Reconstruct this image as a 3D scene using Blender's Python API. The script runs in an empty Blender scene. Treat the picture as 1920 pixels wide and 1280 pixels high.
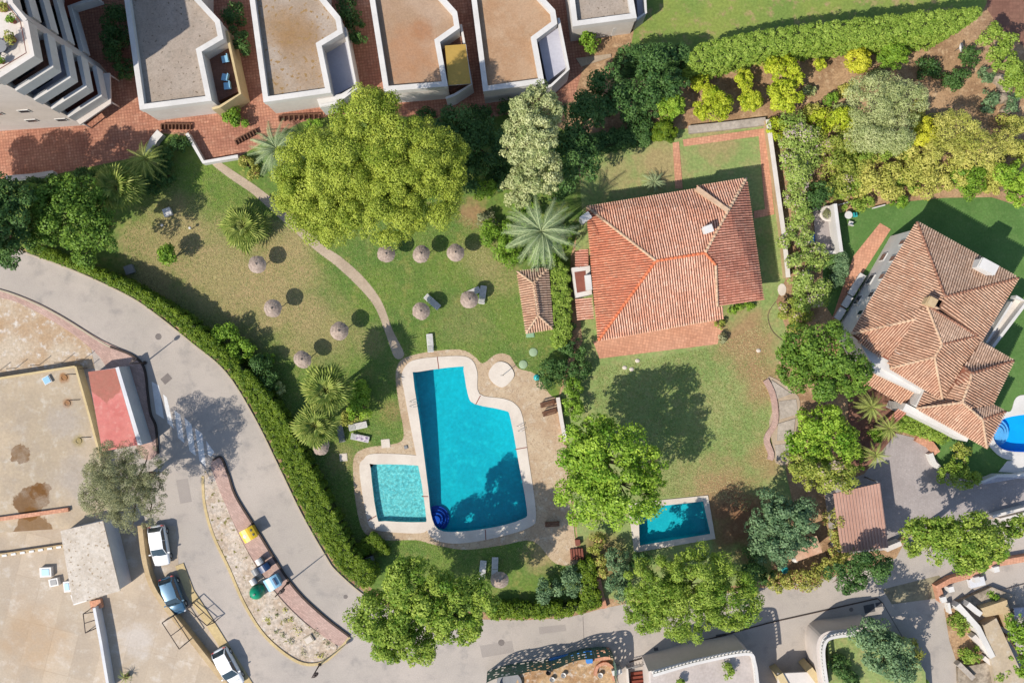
import bpy, math, random
import numpy as np
from mathutils import Vector, Matrix
from mathutils.geometry import tessellate_polygon

# ------------------------------------------------------------------ camera, sky, sun, exposure
SC = bpy.context.scene
COL = SC.collection
H = 88.0            # drone height (m)
K = 18.0            # picture pixels per metre on the ground
cam_d = bpy.data.cameras.new('camera'); cam = bpy.data.objects.new('camera', cam_d); COL.objects.link(cam)
cam.location = (0, 0, H); cam.rotation_euler = (0, 0, 0)
cam_d.sensor_width = 36; cam_d.lens = 29.7; cam_d.clip_start = 0.5; cam_d.clip_end = 3000
SC.camera = cam
SUN_EL, SHADOW_DIR = 46.5, 38.0           # shadows fall towards the upper right
world = bpy.data.worlds.new('World'); SC.world = world; world.use_nodes = True
wn = world.node_tree.nodes; wl = world.node_tree.links
sky = wn.new('ShaderNodeTexSky'); sky.sky_type = 'NISHITA'; sky.sun_disc = False
sky.sun_elevation = math.radians(SUN_EL); sky.sun_rotation = math.radians(232.0)
sky.air_density = 1.0; sky.dust_density = 0.8; sky.ozone_density = 1.0
bg = wn['Background']; bg.inputs['Strength'].default_value = 0.142
wl.new(sky.outputs[0], bg.inputs['Color'])
sd = bpy.data.lights.new('sun', 'SUN'); sd.energy = 4.4; sd.angle = math.radians(0.5); sd.color = (1.0, 0.93, 0.83)
sun = bpy.data.objects.new('sun', sd); COL.objects.link(sun)
_a, _e = math.radians(SHADOW_DIR), math.radians(SUN_EL)
sun.rotation_euler = Vector((math.cos(_a)*math.cos(_e), math.sin(_a)*math.cos(_e), -math.sin(_e))).to_track_quat('-Z', 'Y').to_euler()
sun.location = (-40, -30, 60)
SC.view_settings.view_transform = 'Standard'; SC.view_settings.look = 'None'
SC.view_settings.exposure = 0.35; SC.view_settings.gamma = 1.0

# ------------------------------------------------------------------ helpers
RNG = random.Random(7)
def P(px, py, z=0.0):
    s = (H - z) / H / K
    return Vector(((px - 960) * s, (640 - py) * s, z))
def sc_at(z): return (H - z) / H / K
def lin(v):
    v /= 255.0
    return v / 12.92 if v <= 0.04045 else ((v + 0.055) / 1.055) ** 2.4
ALB = 1.55
def A(r, g, b, k=1.0):
    """base colour of a surface that shows as this sRGB value in full sun"""
    return tuple(min(0.85, lin(x) / ALB * k) for x in (r, g, b))
def smooth(pts, closed=False, n=5):
    pts = [Vector(p) for p in pts]; m = len(pts); out = []
    rng = range(m) if closed else range(m - 1)
    for i in rng:
        p1, p2 = pts[i], pts[(i + 1) % m]
        p0 = pts[i - 1] if (closed or i > 0) else p1
        p3 = pts[(i + 2) % m] if (closed or i + 2 < m) else p2
        for k in range(n):
            t = k / n
            out.append(0.5 * ((2 * p1) + (p2 - p0) * t + (2 * p0 - 5 * p1 + 4 * p2 - p3) * t * t + (3 * p1 - p0 - 3 * p2 + p3) * t ** 3))
    if not closed: out.append(pts[-1])
    return out
def area2(poly): return sum(poly[i][0] * poly[(i + 1) % len(poly)][1] - poly[(i + 1) % len(poly)][0] * poly[i][1] for i in range(len(poly))) / 2
def ccw(poly): return list(poly) if area2(poly) > 0 else list(poly)[::-1]
def offset(poly, d):
    """inset (d > 0) of a ccw polygon of 2-D or 3-D points"""
    n = len(poly); out = []
    for i in range(n):
        a, b, c = Vector(poly[i - 1][:2]), Vector(poly[i][:2]), Vector(poly[(i + 1) % n][:2])
        e1 = (b - a); e2 = (c - b)
        if e1.length < 1e-6 or e2.length < 1e-6: out.append(Vector((b.x, b.y, poly[i][2]))); continue
        e1.normalize(); e2.normalize()
        n1 = Vector((-e1.y, e1.x)); n2 = Vector((-e2.y, e2.x))
        k = max(0.35, 1 + n1.dot(n2)); m = (n1 + n2) / k
        q = b + m * d
        out.append(Vector((q.x, q.y, poly[i][2])))
    return out
def inside(poly, x, y):
    r = False; j = len(poly) - 1
    for i in range(len(poly)):
        xi, yi, xj, yj = poly[i][0], poly[i][1], poly[j][0], poly[j][1]
        if (yi > y) != (yj > y) and x < (xj - xi) * (y - yi) / (yj - yi) + xi: r = not r
        j = i
    return r
class MB:
    def __init__(s): s.v = []; s.f = []; s.t = []; s.sm = []
    def add(s, vs, fs, tint=0.5, sm=False):
        o = len(s.v); s.v += [tuple(v) for v in vs]
        for f in fs: s.f.append(tuple(i + o for i in f)); s.t.append(tint); s.sm.append(sm)
        return s
    def box(s, c, size, rz=0.0, tint=0.5, M=None):
        x, y, z = [k / 2 for k in size]; R = Matrix.Rotation(rz, 3, 'Z'); c = Vector(c)
        vs = [Vector((a, b, d)) for d in (-z, z) for a, b in ((-x, -y), (x, -y), (x, y), (-x, y))]
        vs = [c + (R @ v) for v in vs] if M is None else [M @ (c + R @ v) for v in vs]
        return s.add(vs, [(3, 2, 1, 0), (4, 5, 6, 7), (0, 1, 5, 4), (1, 2, 6, 5), (2, 3, 7, 6), (3, 0, 4, 7)], tint)
    def face(s, pts, tint=0.5): return s.add(pts, [tuple(range(len(pts)))], tint)
    def sheet(s, loops, z=None, tint=0.5):
        ls = [[Vector((p[0], p[1], p[2] if z is None else z)) for p in l] for l in loops]
        flat = [p for l in ls for p in l]
        tri = []
        for t in tessellate_polygon([[Vector((p.x, p.y, 0)) for p in l] for l in ls]):
            a, b, c = [flat[i] for i in t]
            cr = (b.x - a.x) * (c.y - a.y) - (b.y - a.y) * (c.x - a.x)
            if abs(cr) < 1e-9: continue
            tri.append(tuple(t) if cr > 0 else (t[0], t[2], t[1]))
        return s.add(flat, tri, tint)
    def prism(s, poly, z0, z1, top=True, bottom=False, tint=0.5):
        poly = ccw(poly); n = len(poly)
        vs = [(p[0], p[1], z0) for p in poly] + [(p[0], p[1], z1) for p in poly]
        s.add(vs, [(i, (i + 1) % n, n + (i + 1) % n, n + i) for i in range(n)], tint)
        if top: s.sheet([poly], z1, tint)
        if bottom: s.sheet([poly], z0, tint)
        return s
    def ring(s, outer, inner, z0, z1, tint=0.5):
        n = len(outer); m = len(s.v)
        vs = [(p[0], p[1], z) for l, z in ((outer, z0), (outer, z1), (inner, z1), (inner, z0)) for p in l]
        fs = []
        for i in range(n):
            j = (i + 1) % n
            fs += [(i, j, n + j, n + i), (n + i, n + j, 2 * n + j, 2 * n + i), (2 * n + i, 2 * n + j, 3 * n + j, 3 * n + i)]
        return s.add(vs, fs, tint)
    def strip(s, line, w, z0, z1, tint=0.5):
        """wall / kerb of width w (m) along a world polyline"""
        n = len(line); L = []; R = []
        for i in range(n):
            a = Vector(line[max(0, i - 1)][:2]); b = Vector(line[min(n - 1, i + 1)][:2]); d = (b - a)
            d = d.normalized() if d.length > 1e-9 else Vector((1, 0)); nn = Vector((-d.y, d.x)) * w / 2; p = Vector(line[i][:2])
            L.append(p + nn); R.append(p - nn)
        vs = []
        for p, q in zip(L, R): vs += [(p.x, p.y, z0), (p.x, p.y, z1), (q.x, q.y, z1), (q.x, q.y, z0)]
        fs = []
        for i in range(n - 1):
            a, b = 4 * i, 4 * i + 4
            fs += [(a + 1, a, b, b + 1), (a + 2, a + 1, b + 1, b + 2), (a + 3, a + 2, b + 2, b + 3)]
        fs += [(0, 1, 2, 3), (4 * n - 1, 4 * n - 2, 4 * n - 3, 4 * n - 4)]
        return s.add(vs, fs, tint)
    def tube(s, pts, rad, seg=6, cap=True, tint=0.5):
        pts = [Vector(p) for p in pts]; n = len(pts)
        if not hasattr(rad, '__len__'): rad = [rad] * n
        vs = []
        for i in range(n):
            d = (pts[min(n - 1, i + 1)] - pts[max(0, i - 1)]).normalized()
            u = d.orthogonal().normalized() if abs(d.z) > 0.95 else d.cross(Vector((0, 0, 1))).normalized()
            w = d.cross(u)
            for k in range(seg):
                a = 2 * math.pi * k / seg; vs.append(pts[i] + (u * math.cos(a) + w * math.sin(a)) * rad[i])
        fs = [(i * seg + k, i * seg + (k + 1) % seg, (i + 1) * seg + (k + 1) % seg, (i + 1) * seg + k) for i in range(n - 1) for k in range(seg)]
        if cap: fs += [tuple(range(seg))[::-1], tuple(range((n - 1) * seg, n * seg))]
        return s.add(vs, fs, tint, True)
    def lathe(s, c, prof, seg=16, tint=0.5, sx=1.0, sy=1.0, rz=0.0, sm=True):
        c = Vector(c); vs = []
        for r, z in prof:
            for k in range(seg):
                a = 2 * math.pi * k / seg + rz; vs.append(c + Vector((r * math.cos(a) * sx, r * math.sin(a) * sy, z)))
        n = len(prof)
        fs = [(i * seg + k, i * seg + (k + 1) % seg, (i + 1) * seg + (k + 1) % seg, (i + 1) * seg + k) for i in range(n - 1) for k in range(seg)]
        fs += [tuple(range((n - 1) * seg, n * seg))]
        return s.add(vs, fs, tint, sm)
    def mesh(s, name, mat):
        me = bpy.data.meshes.new(name); me.from_pydata(s.v, [], s.f)
        a = me.attributes.new('tint', 'FLOAT', 'FACE'); a.data.foreach_set('value', np.array(s.t, dtype=np.float32))
        me.polygons.foreach_set('use_smooth', np.array(s.sm, dtype=bool))
        if mat is not None: me.materials.append(mat)
        me.update(); return me
    def build(s, name, mat, parent=None):
        return link(name, s.mesh(name, mat), parent)
def link(name, data, parent=None, loc=None, rot=None, scale=None):
    o = bpy.data.objects.new(name, data); COL.objects.link(o)
    if parent is not None: o.parent = parent
    if loc is not None: o.location = loc
    if rot is not None: o.rotation_euler = rot
    if scale is not None: o.scale = scale
    return o
def tag(o, label, cat, group=None):
    o['label'] = label; o['category'] = cat
    if group: o['group'] = group
    return o
def thing(name, label, cat, loc=(0, 0, 0), rz=0.0, group=None):
    o = link(name, None, None, loc, (0, 0, rz)); o.empty_display_size = 0.3
    return tag(o, label, cat, group)
def struct(o, label=None):
    o['kind'] = 'structure'
    if label: o['label'] = label
    return o
def stuff(o): o['kind'] = 'stuff'; return o
def px(pts, z=0.0): return [P(p[0], p[1], z) for p in pts]
def spx(pts, closed=False, n=5, z=0.0): return [P(p.x, p.y, z) for p in smooth([(a, b) for a, b in pts], closed, n)]

# ------------------------------------------------------------------ materials
def nd(nt, t, **kw):
    n = nt.nodes.new(t)
    for k, v in kw.items():
        if k in n.inputs: n.inputs[k].default_value = v
        else: setattr(n, k, v)
    return n
def mixc(nt, fac, a, b, blend='MIX'):
    m = nt.nodes.new('ShaderNodeMix'); m.data_type = 'RGBA'; m.blend_type = blend
    for key, val in (('Factor_Float', fac), ('A_Color', a), ('B_Color', b)):
        s = next(i for i in m.inputs if i.identifier == key)
        if hasattr(val, 'links') or isinstance(val, bpy.types.NodeSocket): nt.links.new(val, s)
        elif key == 'Factor_Float': s.default_value = val
        else: s.default_value = (*val[:3], 1)
    return next(o for o in m.outputs if o.identifier == 'Result_Color')
def ramp(nt, fac, p0, p1, smooth_=True):
    r = nt.nodes.new('ShaderNodeMapRange'); r.interpolation_type = 'SMOOTHSTEP' if smooth_ else 'LINEAR'
    r.inputs['From Min'].default_value = p0; r.inputs['From Max'].default_value = p1
    nt.links.new(fac, r.inputs['Value']); return r.outputs['Result']
def noise(nt, pos, scale, detail=4, rough=0.55):
    n = nd(nt, 'ShaderNodeTexNoise', Scale=scale, Detail=detail, Roughness=rough); nt.links.new(pos, n.inputs['Vector']); return n.outputs['Fac']
def surf(name, c1, c2=None, big=0.25, c3=None, fine=6.0, fine_amt=0.25, rough=0.9, bump=0.15, bumps=14.0, tint=0.0, blobs=(), spots=None, bricks=None, spec=0.25, cracks=None, local=False, bz=0.0, mottle=None):
    """layered procedural surface: two base tones in large noise, a third tone in medium patches, fine grain, blobs = real patches of another colour"""
    m = bpy.data.materials.new(name); m.use_nodes = True; nt = m.node_tree; b = nt.nodes['Principled BSDF']
    g = nd(nt, 'ShaderNodeTexCoord').outputs['Object'] if local else nd(nt, 'ShaderNodeNewGeometry').outputs['Position']
    c2 = c2 or tuple(x * 0.8 for x in c1)
    col = mixc(nt, ramp(nt, noise(nt, g, big), 0.35, 0.65), c1, c2)
    if c3: col = mixc(nt, ramp(nt, noise(nt, g, big * 4.3, 5, 0.65), 0.5, 0.72), col, c3)
    for (bx, by, br, bc, bs) in blobs:
        w = P(bx, by, bz); w.z = 0; fl_ = nd(nt, 'ShaderNodeVectorMath', operation='MULTIPLY'); nt.links.new(g, fl_.inputs[0]); fl_.inputs[1].default_value = (1, 1, 0)
        d = nd(nt, 'ShaderNodeVectorMath', operation='DISTANCE'); nt.links.new(fl_.outputs[0], d.inputs[0]); d.inputs[1].default_value = w
        nz = nd(nt, 'ShaderNodeMath', operation='MULTIPLY_ADD'); nt.links.new(noise(nt, g, 0.5 if br > 40 else 1.3, 5, 0.6), nz.inputs[0]); nz.inputs[1].default_value = -br / K * 1.3
        nt.links.new(d.outputs['Value'], nz.inputs[2])
        f = ramp(nt, nz.outputs[0], br / K * 0.5, br / K * -0.35) if bs > 0 else ramp(nt, nz.outputs[0], br / K * 0.10, br / K * 0.02); mm = nd(nt, 'ShaderNodeMath', operation='MULTIPLY'); nt.links.new(f, mm.inputs[0]); mm.inputs[1].default_value = abs(bs)
        col = mixc(nt, mm.outputs[0], col, bc)
    if mottle:
        mf = nd(nt, 'ShaderNodeMath', operation='MULTIPLY'); nt.links.new(ramp(nt, noise(nt, g, mottle[0], 8, 0.72), 0.46, 0.66), mf.inputs[0]); mf.inputs[1].default_value = mottle[1]
        col = mixc(nt, mf.outputs[0], col, mottle[2])
    hgt = noise(nt, g, bumps, 3)
    if bricks:
        mp = nd(nt, 'ShaderNodeMapping'); mp.inputs['Rotation'].default_value[2] = math.radians(bricks.get('rot', 0)); nt.links.new(g, mp.inputs['Vector'])
        br = nd(nt, 'ShaderNodeTexBrick', Scale=1.0); br.offset = bricks.get('off', 0.5)
        br.inputs['Brick Width'].default_value = bricks['w']; br.inputs['Row Height'].default_value = bricks['h']; br.inputs['Mortar Size'].default_value = bricks.get('m', 0.02)
        br.inputs['Mortar Smooth'].default_value = 0.3
        br.inputs['Color1'].default_value = (1.12, 1.12, 1.12, 1); br.inputs['Color2'].default_value = (0.86, 0.86, 0.86, 1); br.inputs['Mortar'].default_value = (*bricks.get('mc', (0.6, 0.6, 0.6)), 1)
        nt.links.new(mp.outputs[0], br.inputs['Vector']); col = mixc(nt, bricks.get('amt', 0.9), col, br.outputs['Color'], 'MULTIPLY')
    if cracks:
        v = nd(nt, 'ShaderNodeTexVoronoi', Scale=cracks[0], feature='DISTANCE_TO_EDGE'); w_ = nd(nt, 'ShaderNodeVectorMath', operation='ADD')
        nn_ = nd(nt, 'ShaderNodeTexNoise', Scale=cracks[0] * 2.5); nt.links.new(g, nn_.inputs['Vector']); nt.links.new(g, w_.inputs[0]); nt.links.new(nn_.outputs['Color'], w_.inputs[1]); nt.links.new(w_.outputs[0], v.inputs['Vector'])
        col = mixc(nt, ramp(nt, v.outputs['Distance'], cracks[1], 0.0), col, cracks[2])
    if spots:
        col = mixc(nt, ramp(nt, noise(nt, g, spots[0], 2, 0.5), spots[1], spots[1] + 0.06), col, spots[2])
    if fine_amt: 
        f = ramp(nt, noise(nt, g, fine, 4, 0.7), 0.25, 0.75); lo = 1 - fine_amt; hi = 1 + fine_amt
        gc = mixc(nt, f, (lo, lo, lo), (hi, hi, hi)); col = mixc(nt, 1.0, col, gc, 'MULTIPLY')
    if tint:
        at = nd(nt, 'ShaderNodeAttribute', attribute_name='tint'); lo, hi = 1 - tint, 1 + tint
        gc = mixc(nt, at.outputs['Fac'], (lo, lo, lo), (hi, hi, hi)); col = mixc(nt, 1.0, col, gc, 'MULTIPLY')
    nt.links.new(col, b.inputs['Base Color']); b.inputs['Roughness'].default_value = rough; b.inputs['Specular IOR Level'].default_value = spec
    if bump:
        bp = nd(nt, 'ShaderNodeBump', Strength=bump, Distance=0.05); nt.links.new(hgt, bp.inputs['Height']); nt.links.new(bp.outputs[0], b.inputs['Normal'])
    return m
def plain(name, c, rough=0.5, metal=0.0, spec=0.5, var=0.08, coat=0.0):
    m = surf(name, c, tuple(x * (1 - var) for x in c), big=1.5, fine=12, fine_amt=var, rough=rough, bump=0, spec=spec, local=True)
    b = m.node_tree.nodes['Principled BSDF']; b.inputs['Metallic'].default_value = metal; b.inputs['Coat Weight'].default_value = coat
    return m
def leafmat(name, dark, light, trans=0.25, flower=None):
    m = bpy.data.materials.new(name); m.use_nodes = True; nt = m.node_tree; b = nt.nodes['Principled BSDF']
    at = nd(nt, 'ShaderNodeAttribute', attribute_name='tint').outputs['Fac']
    col = mixc(nt, ramp(nt, at, 0, 1, False), dark, light)
    if flower: col = mixc(nt, ramp(nt, at, flower[0], flower[0] + 0.01, False), col, flower[1])
    nt.links.new(col, b.inputs['Base Color']); b.inputs['Roughness'].default_value = 0.55; b.inputs['Specular IOR Level'].default_value = 0.25
    tr = nd(nt, 'ShaderNodeBsdfTranslucent'); nt.links.new(col, tr.inputs['Color'])
    mx = nd(nt, 'ShaderNodeMixShader'); mx.inputs[0].default_value = trans
    nt.links.new(b.outputs[0], mx.inputs[1]); nt.links.new(tr.outputs[0], mx.inputs[2]); nt.links.new(mx.outputs[0], nt.nodes['Material Output'].inputs['Surface'])
    return m
def water(name, tintc, bump=0.25):
    m = bpy.data.materials.new(name); m.use_nodes = True; nt = m.node_tree; nt.nodes.remove(nt.nodes['Principled BSDF'])
    tr = nd(nt, 'ShaderNodeBsdfTransparent'); tr.inputs['Color'].default_value = (*tintc, 1)
    gl = nd(nt, 'ShaderNodeBsdfGlossy', Roughness=0.04); g = nd(nt, 'ShaderNodeNewGeometry').outputs['Position']
    bp = nd(nt, 'ShaderNodeBump', Strength=bump, Distance=0.05); nt.links.new(noise(nt, g, 5.0, 3), bp.inputs['Height']); nt.links.new(bp.outputs[0], gl.inputs['Normal'])
    fr = nd(nt, 'ShaderNodeFresnel', IOR=1.33); nt.links.new(bp.outputs[0], fr.inputs['Normal'])
    mx = nd(nt, 'ShaderNodeMixShader'); nt.links.new(fr.outputs[0], mx.inputs[0]); nt.links.new(tr.outputs[0], mx.inputs[1]); nt.links.new(gl.outputs[0], mx.inputs[2])
    nt.links.new(mx.outputs[0], nt.nodes['Material Output'].inputs['Surface']); return m

M = {}
DRY = A(184, 160, 116); RED = A(178, 138, 104); GRN = A(112, 140, 62)
M['soil'] = surf('soil', A(196, 160, 122), A(164, 130, 98), 0.35, A(216, 184, 146), fine=5, fine_amt=0.3, bump=0.4)
M['asphalt'] = surf('asphalt', A(206, 194, 182), A(194, 184, 173), 0.12, A(176, 168, 160), fine=9, fine_amt=0.09, bump=0.1, mottle=(0.35, .35, A(178, 168, 160)))
M['lawn'] = surf('lawn', A(120, 145, 62), A(100, 132, 60), 0.18, A(150, 152, 82), fine=3.5, fine_amt=0.26, mottle=(1.1, .4, A(160, 156, 96)), bump=0.5, bumps=9, blobs=[
    (330, 440, 90, DRY, .8), (420, 520, 120, DRY, .75), (540, 470, 70, DRY, .8), (520, 560, 110, DRY, .8), (600, 620, 80, DRY, .6), (560, 400, 50, DRY, .8), (290, 520, 70, DRY, .7),
    (885, 400, 34, RED, .8), (900, 480, 50, DRY, .4), (870, 600, 60, DRY, .25), (735, 770, 26, RED, .5), (640, 860, 40, DRY, .5), (690, 640, 40, DRY, .5), (1010, 1040, 40, DRY, .8), (250, 450, 40, DRY, .7), (940, 520, 50, DRY, .5), (360, 330, 40, A(130,160,60), .5)])
M['garden'] = surf('garden_grass', A(160, 176, 108), A(142, 164, 94), 0.16, A(172, 174, 114), fine=3.5, fine_amt=0.24, mottle=(1.0, .4, A(186, 164, 118)), bump=0.5, bumps=9, blobs=[
    (1400, 640, 70, RED, .85), (1430, 720, 55, RED, .8), (1350, 930, 90, RED, .8), (1440, 860, 45, RED, .7), (1390, 980, 80, A(140, 95, 70), .9), (1240, 310, 55, DRY, .8), (1340, 270, 45, DRY, .7), (1160, 330, 45, DRY, .5), (1330, 760, 40, DRY, .25), (1260, 900, 50, DRY, .2), (1130, 1050, 60, A(150, 115, 80), .8)])
M['turf'] = surf('artificial_turf', A(104, 142, 72), A(92, 130, 64), 0.3, A(112, 146, 80), fine=5, fine_amt=0.16, bump=0.4, mottle=(.8, .3, A(122, 146, 84)))
M['toplawn'] = surf('upper_grass', A(150, 165, 80), A(130, 155, 75), 0.2, DRY, fine=3.5, fine_amt=0.2, bump=0.5)
M['deck'] = surf('stone_paving', A(214, 190, 158), A(200, 172, 140), 0.3, A(222, 205, 180), fine=5, fine_amt=0.12, bump=0.2, cracks=(1.4, 0.035, A(165, 138, 112)))
M['coping'] = surf('white_coping', A(240, 228, 212), A(228, 214, 198), 0.4, fine=6, fine_amt=0.05, bump=0.05, rough=0.6)
M['redtile'] = surf('red_tile', A(208, 150, 122), A(188, 130, 106), 0.3, A(220, 168, 140), fine=4, fine_amt=0.18, mottle=(.7, .4, A(176, 124, 104)), bricks=dict(w=0.3, h=0.3, m=0.035, off=0.0, rot=-7, mc=(0.66, 0.62, 0.62)))
M['terracotta'] = surf('terracotta_paving', A(232, 174, 142), A(220, 160, 128), 0.3, fine=4, fine_amt=0.1, bricks=dict(w=0.3, h=0.3, m=0.025, off=0.0, rot=9, mc=(0.75, 0.7, 0.68)))
M['pinkpave'] = surf('pink_paving', A(212, 180, 166), A(202, 168, 154), 0.4, fine=5, fine_amt=0.12, bricks=dict(w=0.4, h=0.2, m=0.02, rot=35, mc=(0.8, 0.8, 0.8)))
M['gravel'] = surf('gravel', A(218, 202, 184), A(204, 182, 158), 0.5, A(232, 222, 210), fine=3.5, fine_amt=0.3, bump=0.6, spots=(2.2, 0.62, A(140, 132, 80)))
M['dirt'] = surf('pale_dirt', A(214, 196, 172), A(196, 165, 130), 0.3, A(232, 224, 214), fine=4, fine_amt=0.18, bump=0.4)
M['concrete'] = surf('stained_concrete', A(208, 188, 160), A(194, 176, 150), 0.2, A(216, 204, 186), fine=4, fine_amt=0.1, bump=0.15, mottle=(.35, .6, A(184, 168, 148)), bz=1.1, blobs=[
    (58, 938, 44, A(120, 80, 34), -.85), (74, 922, 26, A(126, 84, 36), -.8), (38, 850, 26, A(124, 84, 38), -.8), (62, 996, 52, A(132, 92, 44), -.8), (120, 708, 11, A(170, 115, 60), .9), (126, 756, 11, A(165, 112, 60), .9), (147, 826, 13, A(170, 150, 70), .9), (150, 900, 60, A(190, 178, 165), .8), (120, 790, 40, A(190, 178, 165), .7), (120, 1060, 24, A(165, 125, 70), .8)])
M['lot'] = surf('lot_concrete', A(212, 194, 170), A(202, 184, 162), 0.15, A(226, 214, 198), fine=5, fine_amt=0.08, bump=0.12, bricks=dict(w=2.6, h=4.5, m=0.05, off=0.0, rot=14, mc=(0.9, 0.88, 0.85), amt=.6), mottle=(.3, .55, A(196, 180, 160)), blobs=[(255, 1200, 40, A(224, 214, 204), .7), (60, 1200, 80, A(196, 160, 118), .5)])
M['path'] = surf('path_concrete', A(205, 185, 160), A(190, 170, 146), 0.5, fine=6, fine_amt=0.12, bump=0.2)
M['drive'] = surf('driveway_paving', A(188, 178, 174), A(178, 168, 164), 0.3, fine=7, fine_amt=0.1, bricks=dict(w=0.25, h=0.25, m=0.02, rot=30, mc=(0.85, 0.85, 0.85), amt=.5))
M['white'] = surf('white_render', A(240, 236, 230), A(228, 224, 218), 0.4, fine=3, fine_amt=0.04, bump=0.05)
M['offwhite'] = surf('offwhite_render', A(240, 232, 222), A(230, 220, 210), 0.4, fine=3, fine_amt=0.05, bump=0.05)
M['beige'] = surf('beige_render', A(234, 222, 212), A(226, 214, 204), 0.4, fine=3, fine_amt=0.05, bump=0.05)
M['yellow'] = surf('yellow_render', A(230, 208, 160), A(220, 196, 148), 0.4, fine=3, fine_amt=0.08)
M['tanwall'] = surf('tan_wall', A(216, 190, 148), A(200, 172, 132), 0.5, A(214, 190, 150), fine=4, fine_amt=0.14)
M['roofgrey'] = surf('roof_gravel_grey', A(190, 175, 160), A(180, 164, 148), 0.4, A(172, 160, 146), fine=7, fine_amt=0.16, bump=0.4, mottle=(1.2, .4, A(160, 146, 130)), spots=(3.2, 0.64, A(130, 116, 98)))
M['roofrust'] = surf('roof_gravel_rusty', A(190, 174, 158), A(180, 160, 140), 0.35, fine=7, fine_amt=0.16, bump=0.4, bz=3.8, mottle=(1.0, .35, A(166, 150, 130)), blobs=[(520, 50, 40, A(170, 132, 84), .5), (550, 55, 50, A(165, 125, 75), .55), (568, 85, 50, A(160, 120, 70), .5), (575, 140, 40, A(172, 135, 90), .4), (515, 160, 30, A(172, 140, 96), .4)], spots=(2.6, .60, A(168, 136, 92)))
M['roofbrown'] = surf('roof_gravel_brown', A(196, 168, 142), A(184, 152, 122), 0.3, fine=7, fine_amt=0.15, bump=0.4, bz=3.8, mottle=(.9, .3, A(180, 150, 126)), blobs=[(770, 110, 70, A(190, 138, 98), .7), (790, 55, 25, A(180, 125, 85), .6)])
M['rooforange'] = surf('roof_gravel_orange', A(200, 165, 132), A(188, 148, 112), 0.3, fine=7, fine_amt=0.15, bump=0.4, mottle=(.8, .4, A(206, 180, 150)))
M['brownfloor'] = surf('brown_floor_tile', A(150, 110, 92), A(140, 100, 84), 0.4, fine=4, fine_amt=0.1, bricks=dict(w=.35, h=.35, m=.02, off=0, mc=(.8, .8, .8)))
M['bluegrey'] = surf('bluegrey_floor', A(205, 205, 215), A(195, 195, 208), 0.4, fine=4, fine_amt=0.06)
M['darkred'] = surf('dark_red_floor', A(150, 80, 62), A(138, 72, 56), 0.5, fine=4, fine_amt=0.1)
M['pinkroof'] = surf('pink_roof_paint', A(230, 146, 136), A(222, 130, 122), 0.4, A(234, 164, 152), fine=4, fine_amt=0.1, bz=2.1, mottle=(1.0, .4, A(206, 120, 108)), blobs=[(196, 716, 44, A(176, 118, 98), -.8)])
M['palewall'] = surf('pale_wall', A(240, 240, 240), A(228, 228, 232), 0.5, fine=4, fine_amt=0.06)
M['hutroof'] = surf('weathered_hut_roof', A(228, 216, 200), A(214, 200, 182), 0.6, A(236, 226, 214), fine=4, fine_amt=0.14, bump=0.3, spots=(3.0, 0.62, A(176, 156, 130)))
def tilemat(name, a, b, c):
    return surf(name, a, b, 0.5, c, fine=5, fine_amt=0.18, bump=0.1, tint=0.2, rough=0.85)
M['tile_a'] = tilemat('terracotta_roof_tile', A(246, 194, 166), A(236, 174, 144), A(250, 212, 188))
M['tile_or'] = tilemat('orange_roof_tile', A(242, 162, 126), A(232, 144, 110), A(246, 184, 150))
M['tile_rd'] = tilemat('red_brown_roof_tile', A(234, 168, 142), A(222, 150, 126), A(242, 190, 166))
M['tile_b'] = tilemat('tan_roof_tile', A(226, 184, 154), A(214, 166, 136), A(234, 200, 172))
M['tile_c'] = tilemat('grey_brown_roof_tile', A(224, 190, 164), A(212, 176, 150), A(234, 206, 182))
M['tilebed'] = surf('shaded_mortar_bed', A(156, 100, 78), A(132, 84, 66), 0.6, fine=4, fine_amt=0.2)  # dark tone puts shade into the gaps between the tile columns
M['bed_tan'] = surf('tan_shaded_mortar_bed', A(140, 104, 84), A(124, 92, 74), 0.6, fine=4, fine_amt=0.2)  # the same painted gap shade, in a tan tone
M['ridge_tan'] = surf('ridge_mortar_tan', A(228, 196, 164), A(214, 178, 146), 0.8, fine=4, fine_amt=0.14)
M['ridge_or'] = surf('ridge_tile_orange', A(236, 140, 98), A(226, 126, 86), 0.8, fine=4, fine_amt=0.12)
M['ridge_br'] = surf('ridge_tile_brown', A(176, 128, 104), A(160, 114, 92), 0.8, fine=4, fine_amt=0.14)
M['carport'] = surf('carport_sheet', A(212, 172, 154), A(202, 160, 142), 0.3, fine=3, fine_amt=0.06, rough=0.6)
M['pooltile'] = surf('turquoise_pool_tile', (0.003, 0.41, 0.49), (0.003, 0.37, 0.46), 0.25, (0.008, 0.46, 0.53), fine=2.4, fine_amt=0.10, bump=0, bricks=dict(w=.25, h=.25, m=.012, off=0, mc=(.9, .95, .95), amt=.4))
M['kidtile'] = surf('pale_mosaic', (0.18, 0.47, 0.48), (0.14, 0.42, 0.45), 1.2, (0.36, 0.60, 0.56), fine=3.2, fine_amt=0.4, bump=0)
M['privtile'] = surf('blue_pool_tile', (0.01, 0.42, 0.50), (0.01, 0.38, 0.46), 0.4, (0.02, 0.50, 0.56), fine=5, fine_amt=0.06, bump=0)
M['villatile'] = surf('bright_blue_pool_tile', (0.0, 0.38, 0.80), (0.0, 0.34, 0.76), 0.4, fine=5, fine_amt=0.05, bump=0)
M['bluetile'] = surf('deep_blue_tile', (0.01, 0.07, 0.42), (0.01, 0.06, 0.36), 0.8, fine=5, fine_amt=0.1, bump=0)
M['water'] = water('water', (0.78, 0.97, 0.98))
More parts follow.
